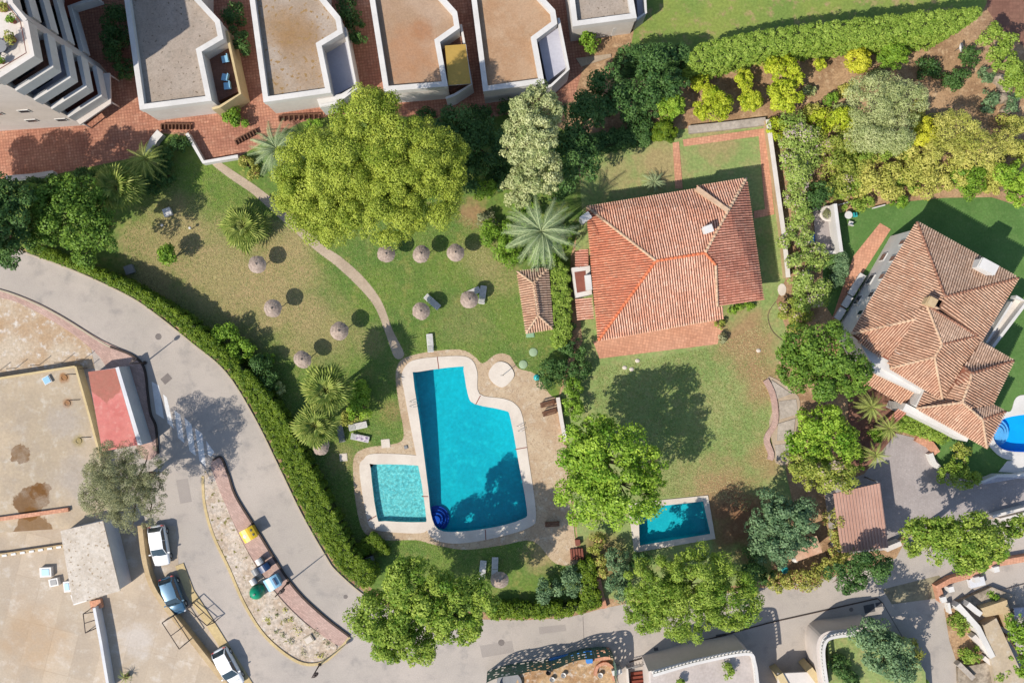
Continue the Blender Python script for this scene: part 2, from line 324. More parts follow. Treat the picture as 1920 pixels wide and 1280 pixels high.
M['thatch'] = surf('thatch', A(196, 176, 160), A(178, 158, 144), 3.0, A(208, 192, 178), fine=16, fine_amt=0.3, bump=0.6, bumps=40, local=True, tint=0.12)
M['wood'] = plain('brown_wood', A(120, 80, 55), 0.8, var=0.2)
M['redwood'] = plain('red_wood', A(150, 84, 66), 0.8, var=0.15)
M['bark'] = plain('bark', A(128, 105, 85), 0.9, var=0.25)
M['plastic'] = plain('white_plastic', A(236, 232, 226), 0.5, var=0.04)
M['greyplastic'] = plain('grey_plastic', A(150, 150, 150), 0.5)
M['black'] = plain('black_plastic', (0.02, 0.02, 0.022), 0.5)
M['darkmetal'] = plain('dark_metal', A(70, 55, 50), 0.6)
M['greymetal'] = plain('galvanised_metal', A(150, 150, 150), 0.45, metal=0.3)
M['kerb'] = plain('kerb_stone', A(205, 190, 165), 0.9)
M['kerbyel'] = surf('yellow_kerb_paint', A(226, 202, 150), A(212, 188, 140), 0.5, fine=4, fine_amt=0.15)
M['kerbdark'] = plain('dark_kerb', A(80, 66, 58), 0.9)
M['roadpaint'] = surf('road_paint', A(250, 250, 248), A(238, 236, 234), 1.0, fine=5, fine_amt=0.08)
M['glass'] = plain('window_glass', (0.02, 0.035, 0.045), 0.06, spec=0.8)
M['carwhite'] = plain('white_car_paint', (0.78, 0.78, 0.77), 0.25, var=0.01, coat=0.8)
M['carblue'] = plain('blue_car_paint', (0.05, 0.125, 0.20), 0.25, metal=0.3, var=0.01, coat=0.8)
M['rubber'] = plain('rubber', (0.02, 0.02, 0.02), 0.8)
M['chrome'] = plain('alloy', (0.55, 0.55, 0.56), 0.3, metal=0.9)
M['redlamp'] = plain('red_lamp', (0.4, 0.02, 0.02), 0.2); M['clearlamp'] = plain('clear_lamp', (0.6, 0.62, 0.65), 0.15)
M['binyellow'] = plain('yellow_plastic', (0.62, 0.42, 0.02), 0.4, var=0.04); M['bingreen'] = plain('green_plastic', (0.0, 0.22, 0.11), 0.35, var=0.05); M['binblue'] = plain('blue_plastic', (0.22, 0.42, 0.56), 0.4, var=0.05)
M['binnavy'] = plain('navy_plastic', (0.01, 0.035, 0.10), 0.4); M['teal'] = plain('teal_plastic', (0.03, 0.33, 0.33), 0.4)
M['awning'] = surf('ochre_awning', A(224, 184, 96), A(216, 176, 90), 0.5, fine=5, fine_amt=0.05)
M['towel'] = surf('patterned_towel', A(236, 224, 228), A(120, 100, 140), 3.0, fine=8, fine_amt=0.2, local=True)
M['bluewin'] = plain('blue_window', (0.02, 0.12, 0.24), 0.2)
M['net'] = plain('green_netting', A(92, 128, 110), 0.8, var=0.2)
M['bluetarp'] = plain('blue_tarp', (0.03, 0.18, 0.50), 0.5)
M['manhole'] = plain('cast_iron', A(140, 130, 124), 0.8, var=0.2); M['manholedark'] = plain('dark_iron', A(92, 90, 92), 0.8, var=0.2)
M['stone'] = surf('grey_stone', A(200, 188, 174), A(186, 174, 160), 0.6, fine=3, fine_amt=0.2, bump=0.4)
M['rock'] = surf('rock', A(190, 175, 155), A(150, 136, 118), 0.8, fine=3, fine_amt=0.3, bump=0.6)
M['cushion'] = plain('grey_cushion', A(178, 178, 176), 0.9)
# foliage
def LF(name, d, l, t=0.25, fl=None): M[name] = leafmat(name, A(*d, 1.3), A(*l, 1.3), t, fl)
LF('f_pine', (124, 148, 42), (204, 214, 90), 0.3)
LF('f_green', (92, 132, 36), (156, 190, 66))
LF('f_lime', (104, 150, 36), (180, 208, 76), 0.3)
LF('f_feather', (100, 140, 40), (182, 200, 86), 0.3)
LF('f_deep', (74, 112, 38), (136, 168, 64))
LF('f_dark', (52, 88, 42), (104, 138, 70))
LF('f_bluegreen', (74, 108, 70), (142, 170, 120))
LF('f_pale', (148, 164, 100), (216, 218, 160), 0.25)
LF('f_olive', (122, 128, 88), (190, 190, 144), 0.3)
LF('f_citrus', (150, 174, 34), (218, 224, 72), 0.3)
LF('f_yellow', (186, 190, 40), (236, 234, 84), 0.3)
LF('f_gold', (164, 172, 70), (228, 220, 122), 0.3)
LF('f_mixed', (116, 140, 50), (194, 196, 92), 0.28, (0.965, A(226, 200, 180)))
LF('f_flower', (128, 160, 66), (198, 212, 116), 0.3, (0.91, A(240, 214, 212)))
LF('f_vine', (134, 146, 54), (204, 198, 106), 0.28, (0.96, A(206, 140, 110)))
LF('f_hedge', (72, 104, 20), (138, 160, 44), 0.25)
LF('f_hedge2', (112, 144, 44), (172, 194, 84), 0.28)
LF('f_palm', (112, 142, 58), (206, 212, 118), 0.32)
LF('f_bluepalm', (112, 142, 96), (194, 206, 156), 0.25)
LF('f_grey', (150, 166, 96), (214, 218, 156), 0.3)
LF('f_grass', (120, 154, 66), (212, 194, 144), 0.25)
M['hedgecore'] = surf('light_block_green', A(60, 74, 30), A(48, 60, 26), 1.0, fine=5, fine_amt=.3, bump=.5)  # dark fill for the solid core added inside hedges to block light
M['frond'] = M['f_palm']
# ------------------------------------------------------------------ the setting: ground, roads, lawns, paving
POOL = spx([(775, 706), (784, 697), (862, 687), (869, 694), (877, 738), (890, 757), (945, 769), (957, 784), (973, 870), (988, 955), (980, 972), (930, 987), (862, 996), (822, 992), (808, 962), (803, 915), (787, 790)], True, 3)
KID = spx([(695, 877), (701, 870), (780, 872), (787, 880), (793, 922), (799, 970), (794, 978), (722, 976), (707, 968)], True, 3)
PRIV = px([(1197, 952), (1318, 939), (1332, 1000), (1199, 1022)])
VPOOL = spx([(1862, 815), (1868, 797), (1886, 783), (1930, 776), (1975, 776), (1995, 800), (1985, 835), (1940, 846), (1890, 845), (1868, 832)], True, 4)
HOLES = [POOL, KID, PRIV, VPOOL]
def ground_sheet(name, poly, z, mat, holes=()):
    return struct(MB().sheet([poly] + list(holes), z).build(name, M[mat]))
ground_sheet('ground', [Vector((x, y, 0)) for x, y in ((-400, -400), (400, -400), (400, 400), (-400, 400))], 0.0, 'soil', HOLES)
HEDGE_OUT = [(50, 472), (112, 494), (175, 520), (250, 557), (300, 592), (360, 640), (425, 695), (480, 782), (527, 877), (567, 960), (615, 1042), (632, 1066), (677, 1105)]
HEDGE_IN = [(60, 456), (140, 490), (220, 518), (275, 548), (350, 593), (398, 636), (440, 672), (480, 712), (524, 768), (560, 832), (600, 910), (632, 972), (664, 1034), (706, 1078)]
road = ground_sheet('road', spx([(-90, 455), (0, 462)] + HEDGE_OUT + [(760, 1148), (920, 1161), (1050, 1158), (1130, 1140)], False, 4)
    + px([(1170, 1132), (1300, 1120), (1440, 1100), (1560, 1082), (1680, 1046), (1700, 1008), (1900, 962), (2010, 950), (2010, 1400), (-90, 1400), (-90, 545)]), 0.004, 'asphalt')
ground_sheet('communal_lawn', px([(-90, 340), (100, 328), (280, 290), (300, 250), (350, 255), (380, 306), (440, 299), (490, 270), (560, 232), (700, 170), (860, 210), (960, 180), (1080, 260), (1092, 400), (1070, 480), (1068, 660), (1048, 740), (1060, 830), (1085, 1050), (1108, 1110), (1090, 1140), (930, 1148), (760, 1140), (690, 1098), (640, 1045), (590, 955), (540, 850), (500, 760), (450, 695), (380, 630), (300, 575), (200, 522), (60, 466), (-90, 462)]), 0.008, 'lawn', [POOL, KID])
DECK = spx([(744, 690), (756, 672), (800, 660), (862, 655), (890, 668), (905, 681), (930, 664), (955, 666), (972, 690), (1003, 701), (1030, 738), (1046, 755), (1060, 830), (1077, 1000), (1086, 1052), (1042, 1056), (1000, 1014), (940, 1022), (870, 1030), (812, 1020), (780, 1012), (720, 1012), (685, 1000), (670, 960), (662, 890), (666, 852), (692, 838), (742, 831), (757, 815), (748, 760), (742, 712)], True, 4)
ground_sheet('pool_deck', DECK, 0.014, 'deck', [POOL, KID])
ground_sheet('private_garden', px([(1108, 1115), (1088, 1050), (1062, 830), (1050, 742), (1092, 640), (1078, 480), (1095, 250), (1280, 242), (1440, 224), (1474, 520), (1455, 565), (1475, 620), (1455, 700), (1475, 890), (1490, 960), (1440, 1085), (1300, 1112), (1170, 1126)]), 0.006, 'garden', [PRIV])
ground_sheet('villa_lawn', px([(1545, 470), (1570, 400), (1680, 380), (1770, 371), (1860, 370), (1915, 388), (2010, 405), (2010, 892), (1905, 893), (1845, 905), (1770, 880), (1690, 780), (1590, 640), (1540, 560)]), 0.006, 'turf', [VPOOL])
ground_sheet('upper_lawn', px([(1190, -90), (1192, 40), (1180, 100), (1290, 108), (1440, 66), (1840, 30), (1852, 0), (1862, -90)]), 0.006, 'toplawn')
ground_sheet('tiled_terrace', px([(-90, -90), (1110, -90), (1112, 60), (1075, 190), (900, 225), (640, 214), (560, 230), (490, 266), (440, 297), (380, 305), (350, 249), (300, 249), (280, 288), (100, 327), (-90, 342)]), 0.012, 'redtile')
ground_sheet('garden_path', spx([(408, 302), (440, 322), (482, 350), (524, 384), (600, 455), (640, 482), (684, 522), (716, 566), (736, 618), (758, 664), (740, 670), (722, 622), (702, 574), (670, 536), (628, 497), (590, 468), (512, 398), (474, 364), (430, 334), (398, 308)], True, 4), 0.020, 'path')
ground_sheet('dirt_yard', px([(-90, 552), (20, 560), (100, 600), (170, 648), (178, 690), (-90, 715)]), 0.016, 'dirt')
ground_sheet('yard_lot', px([(-90, 985), (215, 980), (262, 985), (290, 1110), (345, 1185), (440, 1300), (470, 1400), (-90, 1400)]), 0.016, 'lot')
ground_sheet('driveway', px([(1545, 915), (1620, 888), (1680, 812), (1722, 822), (1757, 862), (1768, 884), (1840, 908), (1905, 897), (2010, 893), (2010, 948), (1900, 960), (1700, 1006), (1690, 1002), (1664, 1030), (1560, 1042)]), 0.018, 'drive')
ground_sheet('house_terrace', px([(1112, 640), (1340, 600), (1362, 600), (1345, 645), (1124, 672)]), 0.03, 'terracotta')
ground_sheet('villa_terrace', px([(1650, 418), (1670, 430), (1600, 540), (1560, 630), (1630, 720), (1600, 740), (1545, 640), (1600, 480)]), 0.022, 'terracotta')
ground_sheet('entrance_court', px([(1590, 690), (1640, 680), (1720, 770), (1690, 815), (1625, 880), (1590, 870)]), 0.014, 'brownfloor')
ground_sheet('rear_path', px([(1846, -60), (1852, 20), (1880, 60), (1925, 90), (2010, 120), (2010, -60)]), 0.010, 'brownfloor')
ground_sheet('parking_strip', px([(268, 985), (330, 985), (335, 1060), (352, 1110), (400, 1180), (470, 1280), (520, 1400), (470, 1400), (440, 1300), (345, 1185), (290, 1110)]), 0.012, 'lot')
# pavements stand a real step above the road
def pavement(name, pts, mat, h=0.12, closed=True, n=4):
    return struct(MB().prism(spx(pts, True, n), 0.0, h).build(name, M[mat]))
pavement('pavement', [(-80, 528), (0, 542), (62, 564), (120, 594), (190, 637), (250, 665), (270, 690), (277, 740), (282, 775), (292, 800), (296, 848), (262, 850), (206, 700), (168, 650), (100, 602), (20, 562), (-80, 548)], 'pinkpave')
pavement('traffic_island_pavement', [(397, 864), (414, 858), (428, 890), (442, 930), (480, 992), (545, 1094), (600, 1150), (654, 1192), (636, 1209), (575, 1166), (520, 1110), (470, 1040), (430, 960), (402, 892)], 'pinkpave', 0.13)
pavement('traffic_island', [(382, 892), (398, 882), (432, 966), (472, 1046), (522, 1116), (576, 1170), (632, 1210), (602, 1236), (560, 1234), (502, 1190), (462, 1130), (432, 1062), (402, 1000), (386, 944)], 'gravel', 0.10)
# kerbs and crossing stripes belong to the road
def kerb(name, pts, mat, w=0.16, h=0.16, n=5):
    return MB().strip(spx(pts, False, n), w, 0.0, h).build(name, M[mat], road)
kerb('kerb', [(-80, 531), (0, 544), (62, 567), (120, 597), (190, 641), (208, 650)], 'kerb', 0.18)
kerb('kerb', [(208, 650), (250, 667), (271, 690), (278, 740), (283, 775), (293, 800), (297, 850)], 'kerbdark', 0.2, 0.2)
kerb('kerb', [(400, 862), (415, 857), (429, 890), (443, 930), (481, 991), (546, 1093), (601, 1149), (656, 1192)], 'kerbdark', 0.2, 0.2)
kerb('kerb', [(381, 892), (384, 944), (400, 1002), (430, 1066), (460, 1134), (500, 1194), (558, 1239), (604, 1241), (640, 1212), (656, 1193)], 'kerbyel', 0.28, 0.14)
kerb('kerb', [(50, 475), (112, 497), (175, 523), (250, 560), (300, 595), (360, 643), (424, 698), (478, 784), (525, 879), (565, 962), (612, 1044), (630, 1069), (676, 1110), (720, 1140)], 'kerb', 0.14)
for q in ([(1140, 300), (1182, 330), (1212, 580), (1165, 540)], [(1224, 395), (1246, 420), (1286, 652), (1250, 612)], [(1308, 515), (1342, 545), (1367, 762), (1330, 722)], [(1384, 568), (1426, 620), (1451, 857), (1414, 817)], [(1464, 648), (1506, 690), (1527, 938), (1490, 893)], [(1544, 742), (1592, 830), (1570, 862), (1556, 850)]):
    q = [(sum(p[0] for p in q) / 4 + (x - sum(p[0] for p in q) / 4) * 1.3, y) for x, y in q]
    MB().sheet([ccw(px([(x / 4 + 2, 640 + y / 4) for x, y in q]))], 0.010).build('crossing_stripe', M['roadpaint'], road)
def manhole(x, y, r, mat='manhole', sq=False, rz=0.0):
    m = MB(); c = P(x, y)
    if sq: m.box((c.x, c.y, 0.006), (r * 2 / K, r * 1.5 / K, 0.012), rz)
    else: m.lathe((c.x, c.y, 0), [(r / K, 0.002), (r / K, 0.012), (r / K * .86, 0.012), (r / K * .84, 0.008), (0.02, 0.010)], 16, sm=False)
    return m.build('manhole_cover', M[mat], road)
manhole(297, 631, 6); manhole(940, 1204, 6); manhole(648, 1118, 4); manhole(312, 710, 9, 'manhole', True, .7); manhole(1312, 1204, 7, 'manholedark', True, .15); manhole(1353, 1195, 10, 'manholedark', True, .15); manhole(1630, 1140, 10, 'manholedark', True, .2); manhole(1648, 1133, 6, 'manholedark', True, .2); manhole(1230, 1216, 4, 'manholedark', True, .15); manhole(1596, 1142, 4)
MB().strip(px([(1093, 1155), (1095, 1200)]), 0.06, 0.0, 0.007).build('road_joint', M['manhole'], road)
MB().strip(px([(1180, 1240), (1300, 1205), (1440, 1167), (1560, 1140), (1645, 1121), (1655, 1130)]), 0.1, 0.0, 0.10).build('kerb', M['kerbdark'], road)
MB().strip(px([(1655, 1130), (1690, 1190), (1720, 1280)]), 0.1, 0.0, 0.010).build('road_joint', M['manhole'], road)

# ------------------------------------------------------------------ pools
def pool(name, label, loop, floor_z, tile, outer, coping='coping', cz=0.07, waterz=-0.10):
    """outer: closed loop of the coping, same number of points is not needed"""
    t = thing(name, label, 'pool', P(*(lambda c: (c.x * K + 960, 640 - c.y * K))(sum(loop, Vector()) / len(loop))))
    t.location = (0, 0, 0)
    loop = ccw(loop); n = len(loop); zf = [floor_z(p) for p in loop]
    b = MB(); vs = [(p.x, p.y, 0.0) for p in loop] + [(p.x, p.y, z) for p, z in zip(loop, zf)]
    b.add(vs, [((i + 1) % n, i, n + i, n + (i + 1) % n) for i in range(n)])
    b.sheet([[Vector((p.x, p.y, z)) for p, z in zip(loop, zf)]])
    b.build('basin', M[tile], t)
    MB().sheet([loop], waterz).build('water_surface', M['water'], t)
    outer = ccw(outer); inn = offset(loop, 0.05)
    c = MB(); c.sheet([outer, loop], cz)
    for l, f in ((outer, False), (loop, True)):
        k = len(l); v = [(p.x, p.y, 0.0) for p in l] + [(p.x, p.y, cz) for p in l]
        c.add(v, [((i, (i + 1) % k, k + (i + 1) % k, k + i) if not f else ((i + 1) % k, i, k + i, k + (i + 1) % k)) for i in range(k)])
    c.build('coping', M[coping], t)
    return t
yt, yb = P(800, 690).y, P(800, 990).y
main_pool = pool('swimming_pool', 'large L-shaped turquoise swimming pool with broad white coping', POOL, lambda p: -(2.35 - 1.25 * min(1, max(0, (yt - p.y) / (yt - yb)))), 'pooltile',
     spx([(753, 704), (764, 682), (790, 672), (858, 667), (884, 674), (895, 698), (899, 738), (944, 747), (966, 757), (980, 782), (991, 860), (1005, 962), (992, 988), (930, 1007), (862, 1018), (818, 1012), (800, 992), (800, 960), (792, 912), (770, 800), (758, 735)], True, 4))
kid_pool = pool('paddling_pool', 'small pale mosaic paddling pool left of the large turquoise pool', KID, lambda p: -0.62, 'kidtile',
     spx([(674, 882), (682, 860), (702, 850), (778, 853), (786, 862), (789, 880), (797, 925), (803, 975), (800, 994), (782, 999), (735, 997), (700, 991), (688, 972)], True, 4), cz=0.058)
for a, b in (((820, 669), (823, 692)), ((892, 758), (901, 741)), ((966, 842), (988, 838)), ((910, 992), (911, 1011)), ((791, 930), (803, 930)), ((690, 1000 - 25), (706, 966))):
    MB().strip(px([a, b]), 0.09, 0.0, 0.076).build('expansion_joint', M['redwood'], main_pool)
# blue round steps in the corner of the main pool
st = MB(); c = P(823, 972)
for k, (r, z) in enumerate(((1.35, -0.95), (1.05, -0.7), (0.75, -0.45), (0.45, -0.25))):
    st.lathe((c.x - 0.35, c.y - 0.2, 0), [(r, -1.3), (r, z), (0.01, z)], 20, sm=False)
st.build('entry_steps', M['bluetile'], main_pool)
def ladder(x, y, rz, parent):
    m = MB(); c = P(x, y)
    for s in (-0.25, 0.25):
        pts = []
        for a in range(9):
            t = a / 8; pts.append(Matrix.Rotation(rz, 3, 'Z') @ Vector((-0.45 + 0.9 * t, s, 0.07 + 0.55 * math.sin(math.pi * min(1, t * 1.1)) - (0.6 if t > 0.95 else 0))) + Vector((c.x, c.y, 0)))
        m.tube(pts, 0.025, 6)
    for z in (-0.25, -0.5): m.tube([Matrix.Rotation(rz, 3, 'Z') @ Vector((0.45, s, z)) + Vector((c.x, c.y, 0)) for s in (-.25, .25)], 0.03, 6)
    return m.build('ladder', M['chrome'], parent)
ladder(976, 802, math.pi + 0.2, main_pool); ladder(776, 757, 0.0, main_pool)
pool('private_pool', 'rectangular blue private pool with white coping below the tiled house', PRIV, lambda p: -1.35, 'privtile', px([(1177, 943), (1327, 928), (1341, 1009), (1189, 1035)]), cz=0.10)
vp = pool('villa_pool', 'bright blue rounded pool beside the villa at the right edge', VPOOL, lambda p: -1.2, 'villatile', spx([(1848, 818), (1854, 790), (1878, 772), (1895, 770), (1905, 745), (1930, 740), (2005, 745), (2020, 800), (2010, 850), (1950, 862), (1888, 861), (1858, 840)], True, 4), 'white', 0.06)
st = MB(); c = P(1872, 812)
for r, z in ((1.5, -0.7), (1.1, -0.45), (0.7, -0.22)): st.lathe((c.x, c.y, 0), [(r, -1.15), (r, z), (0.01, z)], 20, sm=False)
st.build('entry_steps', surf('pale_blue_tile', (0.18, 0.45, 0.8), None, fine_amt=.05, bump=0), vp)
struct(MB().prism(px([(1872, 884), (1888, 864), (2010, 852), (2010, 872), (1905, 886)]), 0.0, 0.05).build('pool_terrace', M['white']))
ground_sheet('pool_service_strip', px([(1840, 908), (1872, 888), (1905, 890), (2010, 876), (2010, 893), (1905, 897)]), 0.030, 'bluegrey')
# foot-bath with shower post
t = thing('shower_tray', 'white rounded foot-bath slab with a shower post beside the large pool', 'shower', (0, 0, 0))
MB().prism(spx([(920, 690), (934, 678), (952, 682), (964, 700), (958, 714), (942, 726), (925, 718), (916, 704)], True, 3), 0, 0.12).build('tray', M['coping'], t)
c = P(944, 702); MB().tube([c, c + Vector((0, 0, 2.0)), c + Vector((-.3, 0, 2.1))], 0.035, 6).build('shower_post', M['greymetal'], t)

for pts in ([(560, 1150), (600, 1185), (590, 1195), (552, 1160)], [(900, 1210), (960, 1200), (964, 1222), (904, 1232)], [(330, 900), (352, 896), (360, 940), (338, 944)], [(1010, 1175), (1060, 1170), (1062, 1182), (1012, 1188)]):
    MB().sheet([ccw(px([(x, y) for x, y in pts]))], 0.0065).build('asphalt_patch', surf('asphalt_patch', A(182, 172, 163), A(176, 166, 158), .4, fine=9, fine_amt=.08, bump=.1), road)
# ------------------------------------------------------------------ buildings
def wallline(t, name, pts, w, z0, z1, mat, n=0):
    l = px(pts, z1) if not n else spx(pts, False, n, z1)
    return MB().strip(l, w, z0, z1).build(name, M[mat], t)
def flat_apartment(label, outer, roof, wall, balcony=None, bal_mat='brownfloor', bal_wall='offwhite', bal_line=None, z=4.4, bz=2.0):
    t = thing('apartment_house', label, 'house', (0, 0, 0), group='flat roofed apartment houses along the top')
    o = ccw(px(outer, z)); zr = z - 0.62
    MB().prism(offset(o, 0.06), 0.0, zr - 0.003).build('wall', M[wall], t)
    i = offset(o, 0.52)
    MB().ring(o, i, zr - 0.25, z).build('parapet', M['white'], t)
    MB().sheet([offset(o, 0.45)], zr).build('roof', M[roof], t)
    if balcony:
        MB().prism(ccw(px(balcony, bz)), 0.0, bz).build('balcony_floor', M[bal_mat], t)
        MB().strip(px(bal_line, bz + 0.95), 0.24, 0.0, bz + 0.95).build('balcony_parapet', M[bal_wall], t)
    return t
a1 = flat_apartment('white house with a grey gravel roof half in shade and chairs on its balcony', [(226, -60), (233, 0), (262, 206), (397, 189), (378, 97), (419, 73), (412, 38), (372, -5), (372, -60)], 'roofgrey', 'offwhite',
    [(380, 102), (424, 76), (446, 172), (402, 194)], 'brownfloor', 'yellow', [(424, 58), (450, 176), (412, 200), (398, 204)])
a2 = flat_apartment('white house with a rust-stained gravel roof and empty blue-grey balcony', [(461, -60), (468, 0), (494, 192), (621, 174), (603, 86), (643, 62), (638, 32), (605, -8), (605, -60)], 'roofrust', 'offwhite',
    [(606, 90), (648, 66), (664, 160), (622, 182)], 'bluegrey', 'white', [(646, 52), (668, 166), (632, 192), (600, 198)])
a3 = flat_apartment('white house with a brown gravel roof and an ochre awning', [(685, -60), (693, 0), (720, 172), (840, 162), (825, 79), (862, 53), (857, 22), (830, -8), (830, -60)], 'roofbrown', 'offwhite',
    [(828, 84), (866, 56), (884, 156), (842, 172)], 'brownfloor', 'white', [(864, 46), (884, 158), (852, 178), (836, 184)])
a4 = flat_apartment('white house with an orange-brown gravel roof and pale blue balcony', [(876, -60), (884, 0), (906, 172), (1021, 156), (1006, 74), (1045, 45), (1041, 19), (1016, -8), (1016, -60)], 'rooforange', 'offwhite',
    [(1010, 78), (1048, 50), (1062, 126), (1026, 154)], 'bluegrey', 'white', [(1047, 34), (1066, 130), (1034, 160), (1024, 164)], bz=3.0)
a5 = flat_apartment('white flat-roofed house at the right end of the apartment row', [(1060, -60), (1068, 0), (1074, 50), (1194, 34), (1188, 0), (1184, -60)], 'roofgrey', 'offwhite',
    [(1190, -60), (1208, -60), (1210, 22), (1196, 32)], 'bluegrey', 'white', [(1206, -60), (1211, 24), (1194, 36)])
# awning over the balcony of the third house
aw = thing('awning', 'ochre fabric awning over the balcony of the brown-roofed house', 'awning', (0, 0, 0))
q = [P(834, 86, 4.1), P(873, 83, 3.5), P(883, 157, 3.5), P(841, 160, 4.1)]
MB().face(q).face([p + Vector((0, 0, -.03)) for p in q][::-1]).build('canopy', M['awning'], aw)
MB().box(((q[1] + q[2]) / 2 + Vector((0, 0, -.06))), (0.08, (q[1] - q[2]).length, 0.08), math.atan2((q[2] - q[1]).y, (q[2] - q[1]).x) + math.pi / 2).build('front_rail', M['plastic'], aw)
for a, b in ((q[0], q[1]), (q[3], q[2])): MB().tube([a - Vector((0, 0, .1)), b - Vector((0, 0, .1))], .03, 5).build('arm', M['plastic'], aw)
# south entrances: small vents and steps on the street side of the houses
for par, lst in ((a1, [(332, 200)]), (a2, [(556, 184)])):
    for x, y in lst:
        c = P(x, y + 6, 2.6); MB().box(c, (0.5, 0.12, 0.3), math.radians(7)).build('vent', M['plastic'], par)
def house_wing(par, pts, z, mat='offwhite'): MB().prism(ccw(px(pts, z)), 0, z).build('porch', M[mat], par)
house_wing(a2, [(594, 186), (640, 176), (664, 162), (632, 196), (600, 202)], 2.8, 'white')
house_wing(a5, [(1147, 42), (1196, 36), (1180, 48), (1150, 54)], 2.2, 'white')

# stepped apartment block in the upper left corner
blk = thing('apartment_block', 'tall cream apartment block with five tiers of chevron balconies', 'building', (0, 0, 0))
gE, gC, gA, gG1, gG2, gG3 = (161, 235), (220, 198), (209, 146), (187, 120), (165, 39), (215, 22)
HT = [15.6, 12.6, 9.65, 6.7, 3.7]
core = px([(-120, 254), gE, (146, 218), (192, 188), (186, 152), gA, gG1, (168, 118), (146, 40), (150, -120), (-120, -120)])
MB().prism(core, 0.0, HT[0] - 1.0).build('wall', M['beige'], blk)
floors = ['offwhite', 'brownfloor', 'bluegrey', 'brownfloor', 'darkred']
for k, h in enumerate(HT):
    for seg, back in (([gE, gC, gA], [(186, 152), (192, 188), (146, 218)]), ([gG1, gG2, gG3], [(215, -20), (146, -20), (146, 40), (168, 118)])):
        fl = ccw(px(seg + back)); MB().prism(fl, h - 1.2, h - 1.0 - (0.004 if k == 0 else 0), bottom=True).build('balcony_floor', M[floors[k]], blk)
        MB().strip(offset([P(*p) for p in seg], 0) if False else px(seg), 0.42, h - 1.35, h).build('balcony_parapet', M['white' if k else 'offwhite'], blk)
        if k in (1, 2): 
            rail = px(seg); MB().tube([p + Vector((-.12, 0, h + .1)) for p in rail], 0.03, 5).build('handrail', M['greymetal'], blk)
MB().sheet([offset(ccw(core), 0.1)], HT[0] - 0.99).build('roof_terrace', M['offwhite'], blk)
MB().strip(px([(-120, 254), gE]), 0.42, HT[0] - 1.0, HT[0]).build('terrace_parapet', M['offwhite'], blk)
MB().strip(px([gA, gG1]), 0.42, HT[0] - 1.0, HT[0] + .004).build('terrace_parapet', M['offwhite'], blk)
MB().tube([p + Vector((0, 0, HT[0] + .12)) for p in px([(-120, 250), (156, 230), (212, 196), (203, 148), (183, 122)])], 0.04, 5).build('handrail', M['redwood'], blk)
for (x, z) in ((30, 9.0), (60, 6.0), (110, 6.2), (90, 3.0), (20, 3.2), (140, 2.6), (55, 11.5), (5, 6.0)):
    f = Vector(P(-120, 254)).lerp(P(*gE), (x + 120) / 281.0); dr = (P(*gE) - P(-120, 254)).normalized(); rz = math.atan2(dr.y, dr.x)
    w = MB().box((f.x, f.y - 0.02, z), (1.1, 0.10, 0.8), rz).build('window', M['white'], blk)
    MB().box((f.x, f.y - 0.06, z), (0.9, 0.06, 0.62), rz).build('pane', M['glass'], w)
for (a, b) in (((150, 214), (188, 190)), ((186, 188), (184, 154)), ((168, 112), (150, 46))):
    for h in HT[1:]:
        m = px([a, b]); c = (m[0] + m[1]) / 2; d = m[1] - m[0]; rz = math.atan2(d.y, d.x); nrm = Vector((d.y, -d.x, 0)).normalized()
        if nrm.dot(c - Vector(P(60, 60))) < 0: nrm = -nrm
        w = MB().box((c.x + nrm.x * .04 + 0, c.y + nrm.y * .04, h + 0.15), (d.length * .7, 0.5, 2.1), rz).build('balcony_door', M['glass'], blk)
# canopy slab at the foot of the block
cn = thing('entrance_canopy', 'beige strip canopy at the foot of the stepped block', 'canopy', (0, 0, 0))
MB().prism(px([(183, 138), (206, 137), (208, 194), (150, 234), (140, 222), (186, 186)], 2.3), 2.1, 2.3, bottom=True).build('slab', M['beige'], cn)
for p in ((205, 140), (206, 190), (152, 230)): c = P(*p, 2.2); MB().tube([Vector((c.x, c.y, 0)), Vector((c.x, c.y, 2.1))], .08, 6).build('post', M['beige'], cn)
# terrace furniture on the top of the block
def round_table(x, y, z, r, mat, label, grp=None):
    t = thing('terrace_table', label, 'table', P(x, y, z)); MB().lathe((0, 0, 0), [(r, .68), (r, .73), (0.01, .735)], 16, sm=False).build('table_top', M[mat], t); MB().lathe((0, 0, 0), [(.22, 0), (.05, .06), (.05, .68)], 8).build('pedestal', M['greymetal'], t); return t
def chair(x, y, z, rz, mat, label, grp):
    t = thing('terrace_chair', label, 'chair', P(x, y, z), rz, grp)
    MB().box((0, 0, .43), (.46, .46, .06)).build('seat', M[mat], t); b = MB(); b.box((-.24, 0, .66), (.06, .46, .44)); b.build('backrest', M[mat], t)
    for sx in (-.19, .19):
        for sy in (-.19, .19): MB().box((sx, sy, .2), (.04, .04, .4)).build('leg', M['darkmetal'], t)
    return t
zt = HT[0] - 0.99
pot = lambda x, y, z, r, lab, fm, pm='redwood': potted(x, y, z, r, lab, fm, pm)
round_table(10, 92, zt, .55, 'greyplastic', 'round grey table on the roof terrace of the tall block')
for x, y, r, w_ in ((3, 80, .5, 'upper left'), (20, 84, 2.4, 'right'), (4, 100, 1.2, 'lower left')): chair(x, y, zt, r, 'greyplastic', 'grey chair at the ' + w_ + ' side of the roof terrace table', 'roof terrace chairs')
round_table(124, 165, HT[3] - 1.0, .45, 'plastic', 'round white table on a shaded balcony of the tall block')
